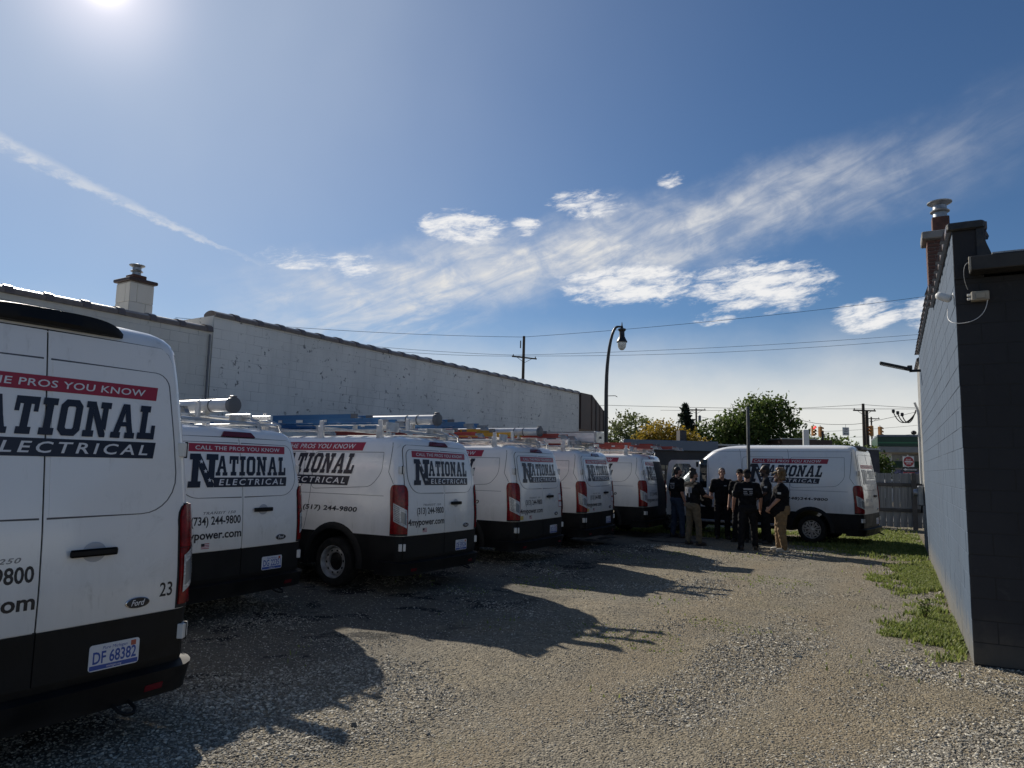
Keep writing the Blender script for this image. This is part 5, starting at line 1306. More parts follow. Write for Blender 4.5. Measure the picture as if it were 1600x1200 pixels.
# ------------------------------------------------------------------ street things
def lamp_post(label, loc, H, arm=.55, rz=0.0, group='curved black street lamps'):
    t = thing('street_lamp', label, 'street lamp', loc, rz, group)
    pts = [(0, 0, 0), (0, 0, H*.3), (0, 0, H*.62)]+[(arm*(1-math.cos(a))*1.0, 0, H*.62+(H*.38-.05)*math.sin(a)) for a in np.linspace(.25, math.pi/2, 9)]
    rr = [.13, .11, .095]+[.09-.004*k for k in range(9)]
    MB().tube(pts, rr, 12).obj('pole', M['blackmetal'], t, smooth=40)
    MB().lathe([(.2, 0), (.2, .25), (.13, .5)], 12).obj('base', M['blackmetal'], t)
    x = arm+.22; MB().tube([(arm-.05, 0, H-.05), (x, 0, H-.05)], .05, 10).obj('arm', M['blackmetal'], t, smooth=40); MB().tube([(x, 0, H-.1), (x, 0, H+.18)], [.05, .015], 8).obj('finial', M['blackmetal'], t)
    MB().lathe([(.05, H-.02), (.07, H-.12), (.20, H-.16), (.20, H-.22), (.13, H-.30), (.14, H-.55), (.22, H-.72), (.27, H-.80), (.27, H-.84), (.2, H-.845)], 20, Matrix.Translation((x, 0, 0))).obj('lamp_housing', M['blackmetal'], t, smooth=40)
    MB().lathe([(.22, H-.845), (.225, H-.95), (.19, H-1.10), (.10, H-1.22), (.0, H-1.25)], 20, Matrix.Translation((x, 0, 0)), cap=False).obj('globe', M['globe'], t, smooth=60)
    for z in (3.4, 5.3): MB().tube([(0, 0, z), (.45, 0, z+.02), (.55, 0, z-.04)], .018, 6).obj('banner_arm', M['blackmetal'], t)
lamp_post('tall black street lamp with curved arm and glass globe beside the brown canopy', (4.68, 35, 0), 8.85)
lamp_post('distant black street lamp with a globe in front of the big green tree', (23.6, 60, 0), 7.9, rz=math.pi)
def pole(label, loc, H, arms, r=.14, extras=None, lean=0):
    t = thing('utility_pole', label, 'utility pole', loc, 0, 'wooden utility poles', rot=(0, R_(lean), 0))
    MB().tube([(0, 0, 0), (0, 0, H)], r, 12, r1=r*.7).obj('mast', M['polewood'], t, smooth=40)
    for z, w, th in arms:
        q = Matrix.Translation((0, 0, z)) @ Matrix.Rotation(th, 4, 'Z')
        MB().box(-w/2, w/2, -.06-r, .06-r, -.07, .07, 0, q).obj('cross_arm', M['polewood'], t)
        for s in (-1, 1):
            MB().lathe([(.03, .07), (.06, .12), (.05, .22), (.0, .24)], 8, q @ Matrix.Translation((s*w*.45, -r, 0))).obj('insulator', M['blackmetal'], t)
            MB().tube([q @ Vector((s*w*.3, -r, -.06)), q @ Vector((0, -r, -.55))], .025, 5).obj('brace', M['blackmetal'], t)
    if extras == 'transformer':
        MB().lathe([(.20, 0), (.20, .80), (.14, .88), (0, .9)], 16, Matrix.Translation((.45, -.1, H-1.9))).obj('transformer', M['greycap'], t, smooth=40)
    if extras == 'pin': MB().tube([(-.35, 0, H-1.3), (-.35, 0, H-.5)], .06, 8).obj('arrester', M['blackmetal'], t)
    return t
pole('wooden utility pole with one low cross arm rising behind the pale building', (1.1, 75, 0), 15.6, ((13.25, 3.0, .5),), .20, 'pin', .3)
pole('thin utility pole with a grey transformer near the conifer', (26.1, 100, 0), 10.4, ((10.15, 2.6, 0),), .17, 'transformer')
pole('thick double utility pole with a cross arm between the traffic signals', (37.3, 75, 0), 9.1, ((8.35, 2.5, .1),), .20)
pole('second shaft of the thick utility pole standing close on its right', (37.75, 75.2, 0), 8.3, (), .22)
pole('small far utility pole with a short cross arm above the fuel canopy', (55.9, 110, 0), 10.5, ((10.2, 2.4, 0),), .16)
# galvanised post in front of the van
po = thing('steel_post', 'plain square galvanised steel post standing in front of the far van', 'post', (6.25, 18.72, 0), .1)
M['postmetal'] = vmat('dull_steel', (.10, .11, .115), (.07, .075, .08), 6, .55, .3)
MB().bbox(-.034, .034, -.034, .034, 0, 3.42, .005).obj('shaft', M['postmetal'], po); MB().bbox(-.040, .040, -.040, .040, 3.40, 3.44, .006).obj('cap', M['postmetal'], po)
def wire(label, pts, sag=.3, r=.016, group='overhead wires'):
    P = []
    for a, b in zip(pts[:-1], pts[1:]):
        a, b = Vector(a), Vector(b)
        for k in range(13): t = k/12; P.append(a.lerp(b, t)-Vector((0, 0, sag*4*t*(1-t))))
    P = [p for i, p in enumerate(P) if i == 0 or (p-P[i-1]).length > 1e-4]
    finish(MB().tube(P, r, 5).obj('overhead_wire', M['cable']), label, 'wire', group)
wire('topmost wire running from the left pole up to the right edge', [(-30, 62, 14.2), (1.1, 75, 15.5), (41.5, 70, 19.6), (60, 68, 22)], .35, .020)
wire('upper of the two close wires right of the left pole', [(-24, 64, 13.3), (.2, 74.9, 13.5), (44.2, 75, 16.75), (60, 75, 18)], .3, .018)
wire('lower of the two close wires right of the left pole', [(-22, 64, 12.9), (2.1, 74.9, 13.45), (44.2, 75, 16.26), (60, 75, 17.4)], .5, .018)
wire('low wire running level across the trees behind the street lamp', [(-5, 82, 8.6), (10.9, 80, 8.8), (37.3, 75, 8.55), (60, 82, 9.9)], .12, .022)
wire('wire rising to the top of the thick double pole', [(20, 95, 9.6), (37.3, 75, 9.0), (62, 85, 9.9)], .25, .022)
wire('span wire carrying the traffic signals', [(22, 71, 8.4), (30.9, 72, 6.70), (34.4, 73, 6.72), (37.3, 75, 7.05), (47, 80, 9.1)], .05, .022)
wire('service wires sloping behind the traffic signals', [(26.1, 100, 9.3), (40, 92, 7.0), (62, 90, 9.4)], .3, .018)
wire('lower service wire sloping behind the traffic signals', [(26.1, 100, 8.6), (40, 92, 6.2), (62, 90, 8.0)], .3, .018)
def signal(label, loc, rz, lit=False):
    t = thing('traffic_signal', label, 'traffic light', loc, rz, 'yellow hanging traffic signals')
    MB().bbox(-.17, .17, -.12, .14, -.52, .52, .03).obj('housing', M['sigyellow'], t)
    for k in range(3):
        z = .34-.34*k; Mx = Matrix.Translation((0, -.12, z)) @ Matrix.Rotation(math.pi/2, 4, 'X')
        MB().lathe([(.125, 0), (.12, .02), (0, .035)], 16, Mx, cap=False).obj('lens', M['sigred'] if (lit and k == 0) else M['sigoff'], t, smooth=50)
        vis = MB(); n = 12; vs = []
        for q in range(n+1):
            a = math.pi*(-.12)+math.pi*1.24*q/n; vs += [(math.cos(a)*.14, -.12, z+math.sin(a)*.14), (math.cos(a)*.145, -.34, z+math.sin(a)*.145-.02)]
        vis.add(vs, [(2*q, 2*q+2, 2*q+3, 2*q+1) for q in range(n)]); vis.obj('visor', M['sigyellow'], t)
    MB().tube([(0, 0, .5), (0, 0, .66)], .035, 8).obj('hanger', M['galv'], t)
signal('traffic signal showing red above the far van', (30.67, 72, 5.94), .2, True)
signal('unlit traffic signal hanging just right of the red one', (31.5, 72.3, 5.88), 1.9)
signal('unlit traffic signal right of the thick pole, seen from its left side', (36.56, 72, 6.05), -1.15)
signal('rightmost traffic signal against the green fuel canopy', (37.6, 72.3, 6.0), 1.95)
def flat_sign(name, label, loc, rz, w, h, mat, cat='sign'):
    t = thing(name, label, cat, loc, rz); MB().bbox(-w/2, w/2, -.012, .012, -h/2, h/2, .006).obj('panel', mat, t); return t
def sign_text(t, s, x0, x1, z0, z1, mat, name='lettering', y=-.0145, **kw):
    V, F = text_fit(s, x0, x1, z0, z1, **kw); MB().add([(x, y, z) for x, z in V], F).obj(name, mat, t)
ow = flat_sign('overhead_sign', 'white hanging ONE WAY sign with a left arrow between the signals', (34.43, 73, 6.0), .15, .74, .84, M['signwhite'])
sign_text(ow, 'ONE', -.22, .22, .17, .33, M['blackv'], bold=.02); sign_text(ow, 'WAY', -.22, .22, -.07, .10, M['blackv'], bold=.02)
MB().add([(x, -.0145, z) for x, z in ((-.26, -.24), (-.1, -.15), (-.1, -.205), (.24, -.205), (.24, -.275), (-.1, -.275), (-.1, -.33))], [(0, 1, 2, 3, 4, 5, 6)]).obj('arrow', M['blackv'], ow)
MB().tube([(0, 0, .41), (0, 0, .72)], .02, 6).obj('hanger', M['galv'], ow)
sp = np.array([23.45, 42.0]); st = thing('sign_post', 'street post with DO NOT ENTER, ONE WAY and WRONG WAY signs above the fence', 'sign', (*sp, 0), -.1)
MB().box(-.03, .03, .015, .07, 0, 2.9).obj('post', M['galv'], st)
def panel(w, h, z, mat, x=0): MB().bbox(x-w/2, x+w/2, -.012, .012, z-h/2, z+h/2, .004).obj('panel', mat, st)
panel(.62, .62, 2.50, M['signwhite']); MB().lathe([(.29, 0), (.29, .002), (0, .0025)], 28, Matrix.Translation((0, -.013, 2.50)) @ Matrix.Rotation(math.pi/2, 4, 'X'), cap=False).obj('red_disc', M['signred'], st)
MB().box(-.22, .22, -.0175, -.0165, 2.455, 2.535).obj('white_bar', M['signwhite'], st)
sign_text(st, 'DO NOT', -.14, .14, 2.56, 2.66, M['signwhite'], y=-.017, bold=.02); sign_text(st, 'ENTER', -.13, .13, 2.33, 2.43, M['signwhite'], y=-.017, bold=.02)
panel(.86, .27, 2.03, M['blackv'], .06)
MB().add([(x, -.0145, z) for x, z in ((-.33, 2.03), (-.18, 2.11), (-.18, 2.07), (.42, 2.07), (.42, 1.99), (-.18, 1.99), (-.18, 1.95))], [(0, 1, 2, 3, 4, 5, 6)]).obj('arrow', M['signwhite'], st); sign_text(st, 'ONE WAY', -.12, .38, 2.00, 2.06, M['blackv'], y=-.0165, bold=.03)
panel(.62, .40, 1.68, M['signred']); sign_text(st, 'WRONG', -.25, .25, 1.71, 1.83, M['signwhite'], bold=.03); sign_text(st, 'WAY', -.14, .14, 1.54, 1.66, M['signwhite'], bold=.03)

# ------------------------------------------------------------------ far buildings
gs = thing('fuel_canopy', 'fuel station canopy with a dark green fascia and white columns', 'canopy', (31.0, 60, 0), -.42)
MB().bbox(0, 14, 0, 9, 3.55, 4.05, .02).obj('soffit', M['shopgrey'], gs); MB().bbox(-.05, 14.05, -.05, 9.05, 4.052, 4.85, .02).obj('fascia', M['green'], gs)
MB().box(-.06, 14.06, -.062, -.055, 4.30, 4.42).obj('stripe', M['greenlight'], gs); MB().bbox(-.06, 14.06, -.06, 9.06, 4.852, 5.02, .02).obj('top_trim', M['storetrim'], gs)
for x, y in ((.9, 1.2), (.9, 7.5), (12, 1.2), (12, 7.5)): MB().bbox(x-.17, x+.17, y-.17, y+.17, 0, 3.55, .02).obj('column', M['signwhite'], gs)
sh = thing('fuel_shop', 'grey fuel station shop with a dark green band under the canopy', 'building', (35.6, 70, 0), -.42)
MB().box(0, 14, 0, 6, 0, 3.9).obj('wall', M['shopgrey'], sh); MB().box(-.02, 14.02, -.06, -.01, 2.35, 3.0).obj('sign_band', M['greendark'], sh)
for x in (3.6, 5.4, 7.2): MB().box(x, x+1.5, -.05, -.01, .5, 2.2).obj('window', M['glass'], sh)
MB().box(-.3, 14.2, -.3, 6.2, 3.9, 4.05).obj('roof', M['storetrim'], sh)
cs = thing('product_stack', 'stack of blue wrapped cases in front of the fuel shop', 'goods', (34.4, 65, 0), -.3)
for k in range(3): MB().bbox(k*1.1, k*1.1+1.05, 0, 1, 0, 2.15, .04).obj('case_stack', M['blueproduct'], cs)
# parked car behind the fence
car = thing('parked_car', 'white car partly hidden behind the fence near the red signs', 'car', (20.1, 37.5, 0), .15)
hull = [(-2.2, .35), (-2.25, .75), (-1.5, .98), (-.75, 1.45), (.75, 1.48), (1.6, 1.02), (2.2, .85), (2.25, .4)]
mb = MB(); n = len(hull)
for w_, in ((.86,),):
    mb.prism([(x, z) for x, z in hull][::-1], -w_, w_, Mxz)
mb.obj('body', M['paint'], car, smooth=25)
MB().prism([(-1.25, 1.02), (-.68, 1.40), (.68, 1.42), (1.35, 1.04)][::-1], -.868, .868, Mxz).obj('side_window', M['glass'], car)
for x in (-1.4, 1.4):
    for s in (-1, 1): MB().lathe([(.0, -.1), (.32, -.1), (.33, 0), (.32, .1), (0, .1)], 20, Matrix.Translation((x, s*.80, .33)) @ Matrix.Rotation(math.pi/2, 4, 'X'), cap=False).obj('wheel', M['rubber'], car, smooth=40)
sd_ = thing('dark_store', 'dark flat roofed shop with a shadowed front behind the last van', 'building', (5.2, 32.5, 0), .18)
MB().box(0, 4.35, 0, 7, 0, 2.95).obj('wall', M['storedark'], sd_); MB().bbox(-.1, 4.5, -.18, 0, 2.62, 3.08, .02).obj('fascia', M['storetrim'], sd_); MB().box(4.36, 4.50, -.17, 0, 0, 2.6).obj('corner_post', M['storetrim'], sd_)
MB().box(4.52, 13, -.05, 9, 0, 2.90).obj('side_wing', M['storegrey'], sd_); MB().box(4.5, 13.05, -.1, 9.05, 2.902, 2.98).obj('wing_coping', M['galv'], sd_)
sign_text(sd_, 'Store', 4.95, 5.45, 1.95, 2.12, M['signwhite'], y=-.055) if False else None
for k in range(6):
    for j in range(4): MB().box(.3+k*.42, .3+k*.42+.38, -.02, -.002, .3+j*.42, .3+j*.42+.38).obj('window_pane', M['glass'], sd_)
MB().box(2.95, 3.28, .6, 1.0, 3.0, 3.6).obj('roof_stack', M['storegrey'], sd_)
br = thing('brown_flat_building', 'low dark brown flat roofed building behind the far van', 'building', (21.2, 55.5, 0), 0)
MB().box(0, 3.9, 0, 4, 0, 4.28).obj('wall', M['brownmetal'], br); MB().box(-.06, 2.7, -.06, 4.06, 4.282, 4.36).obj('roof_edge', M['galv'], br); MB().tube([(3.6, 1, 4.2), (3.6, 1, 5.0)], .09, 8).obj('vent_pipe', M['blackmetal'], br)
ws = thing('price_sign', 'plain white upright sign panel rising behind the roof of the far van', 'sign', (20.75, 50, 0), .1)
MB().bbox(-.20, .20, -.12, .12, .4, 4.72, .04).obj('panel', M['signwhite'], ws); MB().box(-.2, .2, -.1, .1, 0, .42).obj('foot', M['concrete'], ws)

# ------------------------------------------------------------------ trees
def tree(name, label, loc, H, blobs, mat, n, ls, group='trees beyond the lot', trunk_r=.22, gap=.55, seed=1):
    r = np.random.default_rng(seed); t = thing(name, label, 'tree', loc, 0, group)
    mb = MB(); mb.tube([(0, 0, 0), (.1, 0, H*.2), (.05, .1, H*.45), (0, 0, H*.75)], [trunk_r, trunk_r*.85, trunk_r*.55, trunk_r*.15], 9); mb.obj('trunk', M['bark'], t, smooth=50)
    lm = MB()
    for (cx_, cy_, cz_, rx, ry, rz_) in blobs:
        z0 = H*(.18+.2*r.random()); p1 = Vector((cx_*.4, cy_*.4, (z0+cz_)*.5)); lm.tube([(0, 0, z0), p1, (cx_*.8, cy_*.8, cz_)], [trunk_r*.4, trunk_r*.25, trunk_r*.06], 6)
        for k in range(3):
            d = r.normal(size=3); d /= np.linalg.norm(d); lm.tube([p1, (cx_*.8+d[0]*rx*.5, cy_*.8+d[1]*ry*.5, cz_+d[2]*rz_*.4), (cx_+d[0]*rx*.9, cy_+d[1]*ry*.9, cz_+abs(d[2])*rz_*.8)], [trunk_r*.16, trunk_r*.08, .01], 5)
    lm.obj('limb', M['bark'], t)
    vol = np.array([b[3]*b[4]*b[5] for b in blobs])**.7; cnt = (n*vol/vol.sum()).astype(int); C = []
    for b, c_ in zip(blobs, cnt):
        # twigs: small clusters near the surface of every clump
        m = max(6, c_//14); d = r.normal(size=(m, 3)); d /= np.linalg.norm(d, axis=1, keepdims=True); rad = (gap+(1-gap)*r.random(m)**.6)*(1+.10*r.normal(size=m))
        cc = np.array(b[:3])+d*rad[:, None]*np.array(b[3:]); k = r.integers(0, m, c_)
        C.append(cc[k]+r.normal(size=(c_, 3))*ls*1.5)
    C = np.concatenate(C); C = C[C[:, 2] > .3]; N = len(C)
    a = r.normal(size=(N, 3)); a /= np.linalg.norm(a, axis=1, keepdims=True); b_ = np.cross(a, r.normal(size=(N, 3))); b_ /= np.linalg.norm(b_, axis=1, keepdims=True)
    s1 = ls*r.uniform(.55, 1.2, N)[:, None]; s2 = s1*r.uniform(.45, .75, N)[:, None]
    V = np.stack([C-a*s1, C+b_*s2, C+a*s1, C-b_*s2], 1).reshape(-1, 3); F = np.arange(N*4).reshape(-1, 4)
    link('crown', np_mesh('crown', V, F, mat), t)
big = [(-3.4,0,3.0,2.2,2,1.7),(-2.6,.5,4.6,1.9,1.8,1.3),(-1.2,0,5.4,1.8,1.8,1.2),(.6,0,6.2,2.0,2,1.5),(2.2,0,6.4,1.7,1.8,1.5),(1.4,.6,7.3,1.3,1.3,.9),(3.3,0,5.0,1.6,1.7,1.6),(0,0,3.8,2.6,2.2,2.0),(2.2,0,3.2,2.0,2,1.6),(-3.9,0,1.9,1.6,1.6,1.2),(-1.6,-.6,2.4,2.2,1.6,1.5),(-.4,0,4.9,1.9,1.6,1.2)]
tree('broadleaf_tree', 'biggest dense green tree standing behind the steel post', (20.0, 60, 0), 8.4, big, M['leaf'], 15000, .17, trunk_r=.38, seed=3)
tree('broadleaf_tree', 'loose dark tree touching the right side of the big green tree', (24.6, 64, 0), 5.2, [(0,0,3.6,2.2,2,1.5),(1.6,0,2.8,1.6,1.6,1.2),(-1.2,0,2.6,1.6,1.6,1.3)], M['leaf'], 3200, .17, seed=4, gap=.4)
tree('round_tree', 'round grey green tree left of the yellow one', (11.4, 66, 0), 7.0, [(0,0,5.3,2.3,2.2,1.6),(-1.2,0,4.2,2.0,2,1.5),(1.6,0,4.3,1.8,1.8,1.4),(-2.3,0,3.0,1.3,1.5,1.2),(.2,0,3.0,2.2,2,1.4)], M['leafpale'], 5200, .17, seed=5)
tree('yellow_tree', 'autumn yellow tree in front of the round green tree', (11.6, 55, 0), 5.3, [(0,0,4.3,1.6,1.5,1.1),(-1.3,0,3.4,1.4,1.3,1.1),(1.5,0,3.9,1.5,1.4,1.0),(2.7,0,3.3,1.3,1.3,.9),(.4,0,3.0,1.8,1.5,1.1),(-.6,0,4.0,1.2,1.2,.8)], M['leafyellow'], 5600, .14, seed=6)
tree('brown_shrub_tree', 'dull reddish brown tree at the foot of the round green tree', (9.5, 58, 0), 3.8, [(0,0,2.7,1.6,1.4,.9),(1.2,0,2.3,1.3,1.3,.9),(-1.0,0,2.1,1.1,1.2,.8)], M['leafbrown'], 2000, .14, seed=7)
tree('small_tree', 'small pale tree right beside the street lamp', (7.7, 62, 0), 3.6, [(0,0,2.6,1.3,1.2,.8),(.9,0,2.1,1,1,.8)], M['leafpale'], 1300, .14, seed=8)
tree('broadleaf_tree', 'broad dark tree behind the ONE WAY sign', (37.0, 84, 0), 6.4, [(0,0,4.3,3.2,2.5,1.7),(-2.8,0,3.4,2.4,2,1.5),(2.8,0,3.6,2.4,2,1.4),(5,0,3.0,2,2,1.4)], M['leaf'], 6500, .22, seed=9)
tree('broadleaf_tree', 'light green young tree left of the fuel canopy column', (24.6, 49, 0), 3.7, [(0,0,2.6,1.0,1,.9),(.6,0,1.9,.9,.9,.8),(-.5,0,1.7,.9,.9,.8),(.9,0,2.3,.6,.6,.6)], M['leaf'], 2600, .13, seed=10)
tree('broadleaf_tree', 'low green trees filling the gap right of the transformer pole', (15.6, 61, 0), 3.6, [(0,0,2.3,1.3,1.3,1.1),(1.2,0,1.9,1.2,1.2,1.0)], M['leaf'], 1700, .15, seed=11)
def conifer(label, loc, H):
    r = np.random.default_rng(21); t = thing('conifer', label, 'tree', loc, 0, 'trees beyond the lot'); MB().tube([(0, 0, 0), (0, 0, H)], .2, 8, r1=.02).obj('trunk', M['bark'], t)
    V = []; 
    for k in range(26):
        z = .6+(H-.75)*k/25; R1 = (1-(k/25))**.85*2.5+.15
        for j in range(12):
            a = r.random()*6.28; L = R1*r.uniform(.7, 1.1)
            for q in range(9):
                d = L*(q+1)/9; c_ = np.array([math.cos(a)*d, math.sin(a)*d, z-.28*d+.06*d*d+r.normal()*.05]); u_ = r.normal(size=3)*.14; w_ = r.normal(size=3)*.07
                V += [c_-u_, c_+w_, c_+u_, c_-w_]
    V = np.array(V); link('crown', np_mesh('crown', V, np.arange(len(V)).reshape(-1, 4), M['needle']), t)
conifer('dark pointed conifer left of the transformer pole', (14.75, 60, 0), 7.3)
# far tree belt and houses on the horizon
def belt():
    r = np.random.default_rng(31); N = 22000; x = r.uniform(-160, 200, N); y = 190+r.normal(size=N)*6; top = 4.2+1.6*np.sin(x*.11)+1.2*np.sin(x*.29+1)+.8*np.sin(x*.71)
    z = r.random(N)**.7*top; C = np.stack([x, y, z], 1); a = r.normal(size=(N, 3)); a /= np.linalg.norm(a, axis=1, keepdims=True); b = np.cross(a, r.normal(size=(N, 3))); b /= np.linalg.norm(b, axis=1, keepdims=True)
    V = np.stack([C-a*.8, C+b*.5, C+a*.8, C-b*.5], 1).reshape(-1, 3); finish(link('far_trees', np_mesh('far_trees', V, np.arange(N*4).reshape(-1, 4), M['leaf'])), 'far belt of low trees along the horizon', 'trees', kind='stuff')
belt()

# ------------------------------------------------------------------ people
def cap_mesh(mb, p, q, r0, r1, n=12):
    """closed tapered capsule"""
    p, q = Vector(p), Vector(q); d = q-p; L = d.length or 1e-4; rot = d.to_track_quat('Z', 'Y').to_matrix().to_4x4(); prof_ = []
    for k in range(5): a = math.pi/2*k/4; prof_.append((max(1e-4, r0*math.sin(a)), -r0*math.cos(a)))
    for k in range(5): a = math.pi/2*k/4; prof_.append((max(1e-4, r1*math.cos(a)), L+r1*math.sin(a)))
    mb.lathe(prof_, n, Matrix.Translation(p) @ rot)
def fuse(mb, voxel, smooth=4, wrinkle=0.0, seed=0):
    """one continuous skin from overlapping closed shapes"""
    o = mb.obj('tmp', M['skin']); md = o.modifiers.new('r', 'REMESH'); md.mode = 'VOXEL'; md.voxel_size = voxel
    sm = o.modifiers.new('s', 'SMOOTH'); sm.factor = .5; sm.iterations = smooth
    dg = bpy.context.evaluated_depsgraph_get(); dg.update(); me = bpy.data.meshes.new_from_object(o.evaluated_get(dg)); bpy.data.objects.remove(o)
    n = len(me.vertices); co = np.empty(n*3, np.float32); me.vertices.foreach_get('co', co); co = co.reshape(-1, 3)
    if wrinkle:
        nr = np.empty(n*3, np.float32); me.vertices.foreach_get('normal', nr); nr = nr.reshape(-1, 3); s = seed
        w = np.sin(co[:, 2]*46+np.sin(co[:, 0]*17+s)*2.2+co[:, 1]*9)*np.sin(co[:, 0]*13+co[:, 2]*6+s)+.6*np.sin(co[:, 2]*83+co[:, 0]*31+s*2)*np.sin(co[:, 1]*29+s)
        co = co+nr*(w*wrinkle)[:, None]; me.vertices.foreach_set('co', co.astype(np.float32).ravel())
    me.polygons.foreach_set('use_smooth', [True]*len(me.polygons)); me.update(); return me
def person(label, pos, face_deg, H=1.80, girth=1.0, skin='skin', shirt='tee', pants='darkpants', shoes='boots', hair='hairdark', hair_style='short', armL=None, armR=None, head_yaw=0, head_pitch=0,
           stance=.13, stagger=.06, back_print=None, sleeve_print=False, beard=False, chest_print=False, belly=0.0, hold=None):
    """stands at pos facing face_deg (0 = towards +Y, positive turns to the left). Local: +Y forward, +X right"""
    k = H/1.80; g_ = girth
    t = thing('person', label, 'person', (pos[0], pos[1], float(gh(pos[0], pos[1]))-.010), R_(face_deg), 'men standing by the far van')
    hipz, kneez, ankz, shz = .95*k, .51*k, .085*k, 1.47*k
    J = {}
    for s, n_ in ((-1, 'L'), (1, 'R')):
        J['hip'+n_] = Vector((s*.095*g_, 0, hipz-.04)); J['foot'+n_] = Vector((s*stance, s*stagger, ankz)); J['knee'+n_] = (J['hip'+n_]*.47+J['foot'+n_]*.53)+Vector((s*.012, .025, 0)); J['sh'+n_] = Vector((s*.195*g_**.6, -.005, shz-.03))
    def arm(s, a):
        # a = (elbow offset, wrist offset) from the shoulder
        sh = J['shL' if s < 0 else 'shR']; e, w = a or ((.06, -.03, -.29), (.075, .04, -.54))
        return sh, sh+Vector((s*e[0], e[1], e[2]))*k, sh+Vector((s*w[0], w[1], w[2]))*k
    AL, AR = arm(-1, armL), arm(1, armR)
    hr = Matrix.Rotation(R_(head_yaw), 4, 'Z') @ Matrix.Rotation(R_(head_pitch), 4, 'X'); hc = Vector((0, .03, 1.665*k)); hp = lambda *p: hc+(hr @ Vector(p))*k
    # ---- body: one continuous skin
    b = MB()
    cap_mesh(b, (0, -.01, hipz), (0, 0, 1.25*k), .095*g_, .095*g_); cap_mesh(b, (-.09*g_, 0, 1.33*k), (.09*g_, 0, 1.33*k), .085*g_, .085*g_)
    cap_mesh(b, (-.14, -.01, shz-.03), (.14, -.01, shz-.03), .07, .07); cap_mesh(b, (0, -.01, shz-.02), hp(0, -.02, -.08), .062*k, .056*k)
    for n_, A in (('L', AL), ('R', AR)):
        cap_mesh(b, J['hip'+n_], J['knee'+n_], .085*g_, .056); cap_mesh(b, J['knee'+n_], J['foot'+n_], .056, .042)
        cap_mesh(b, A[0], A[1], .055*g_**.5, .042*g_**.5); cap_mesh(b, A[1], A[2], .043*g_**.5, .029)
    b.ell(hp(0, -.012, .035), (.074*k, .094*k, .098*k), 16, 12, M=hr.to_3x3().to_4x4()); b.ell(hp(0, .022, -.045), (.056*k, .066*k, .066*k), 14, 10, M=hr.to_3x3().to_4x4())
    cap_mesh(b, hp(0, .085, .02), hp(0, .105, -.018), .011*k, .017*k, 8); cap_mesh(b, hp(-.035, .076, .035), hp(.035, .076, .035), .014*k, .014*k, 8); cap_mesh(b, hp(-.018, .080, -.062), hp(.018, .080, -.062), .010*k, .010*k, 8); cap_mesh(b, hp(-.012, .070, -.10), hp(.012, .070, -.10), .020*k, .020*k, 8)
    for s in (-1, 1): b.ell(hp(s*.078, -.01, .0), (.012*k, .022*k, .034*k), 10, 8, M=hr.to_3x3().to_4x4())
    for s, A in ((-1, AL), (1, AR)):
        d = (A[2]-A[1]).normalized(); side = d.cross(Vector((s, 0, 0))).normalized() if abs(d.x) < .9 else Vector((0, 1, 0)); inn = d.cross(side).normalized()
        pc = A[2]+d*.055; cap_mesh(b, A[2], pc, .028, .030); cap_mesh(b, pc-side*.022, pc+side*.022, .022, .022)
        for q in range(4):
            o_ = side*(.030-.020*q); L1, L2 = (.040, .030) if q in (1, 2) else (.034, .024); p1 = pc+d*.02+o_; p2 = p1+d*L1; p3 = p2+(d*.75-inn*s*.55)*L2
            cap_mesh(b, p1, p2, .0098, .0092, 7); cap_mesh(b, p2, p3, .0092, .0082, 7)
        p1 = A[2]+d*.02+side*.022; p2 = p1+(d*.6+side*.7)*.04; cap_mesh(b, p1, p2, .013, .0105, 7); cap_mesh(b, p2, p2+(d*.9+side*.15)*.03, .0105, .009, 7)
    me = fuse(b, .0085, 2); me.materials.clear(); me.materials.append(M[skin]); link('body', me, t)
    # ---- shirt
    c = MB(); bl = .155*g_+belly*.4
    cap_mesh(c, (-.05*g_, .01+belly*.35, .96*k), (-.05*g_, .0, 1.22*k), bl*.92, .135*g_); cap_mesh(c, (.05*g_, .01+belly*.35, .96*k), (.05*g_, .0, 1.22*k), bl*.92, .135*g_)
    cap_mesh(c, (-.10*g_, -.005, 1.32*k), (.10*g_, -.005, 1.32*k), .132*g_, .132*g_); cap_mesh(c, (-.165*g_**.6, -.01, shz-.035), (.165*g_**.6, -.01, shz-.035), .078, .078); cap_mesh(c, (-.06, -.012, shz+.0), (.06, -.012, shz+.0), .072, .072)
    for A in (AL, AR): cap_mesh(c, A[0], A[0].lerp(A[1], .78), .080*g_**.5, .072*g_**.5)
    me = fuse(c, .012, 5, .0035, pos[0]); me.materials.clear(); me.materials.append(M[shirt]); link('shirt', me, t)
    # ---- trousers
    c = MB()
    cap_mesh(c, (-.06*g_, -.015, hipz-.01), (.06*g_, -.015, hipz-.01), .138*g_, .138*g_)
    for n_ in 'LR':
        cap_mesh(c, J['hip'+n_]+Vector((0, 0, -.02)), J['knee'+n_], .108*g_, .080*g_**.6); cap_mesh(c, J['knee'+n_], J['foot'+n_]+Vector((0, 0, .0)), .080*g_**.6, .068)
    me = fuse(c, .013, 5, .005, pos[1]); me.materials.clear(); me.materials.append(M[pants]); link('trousers', me, t)
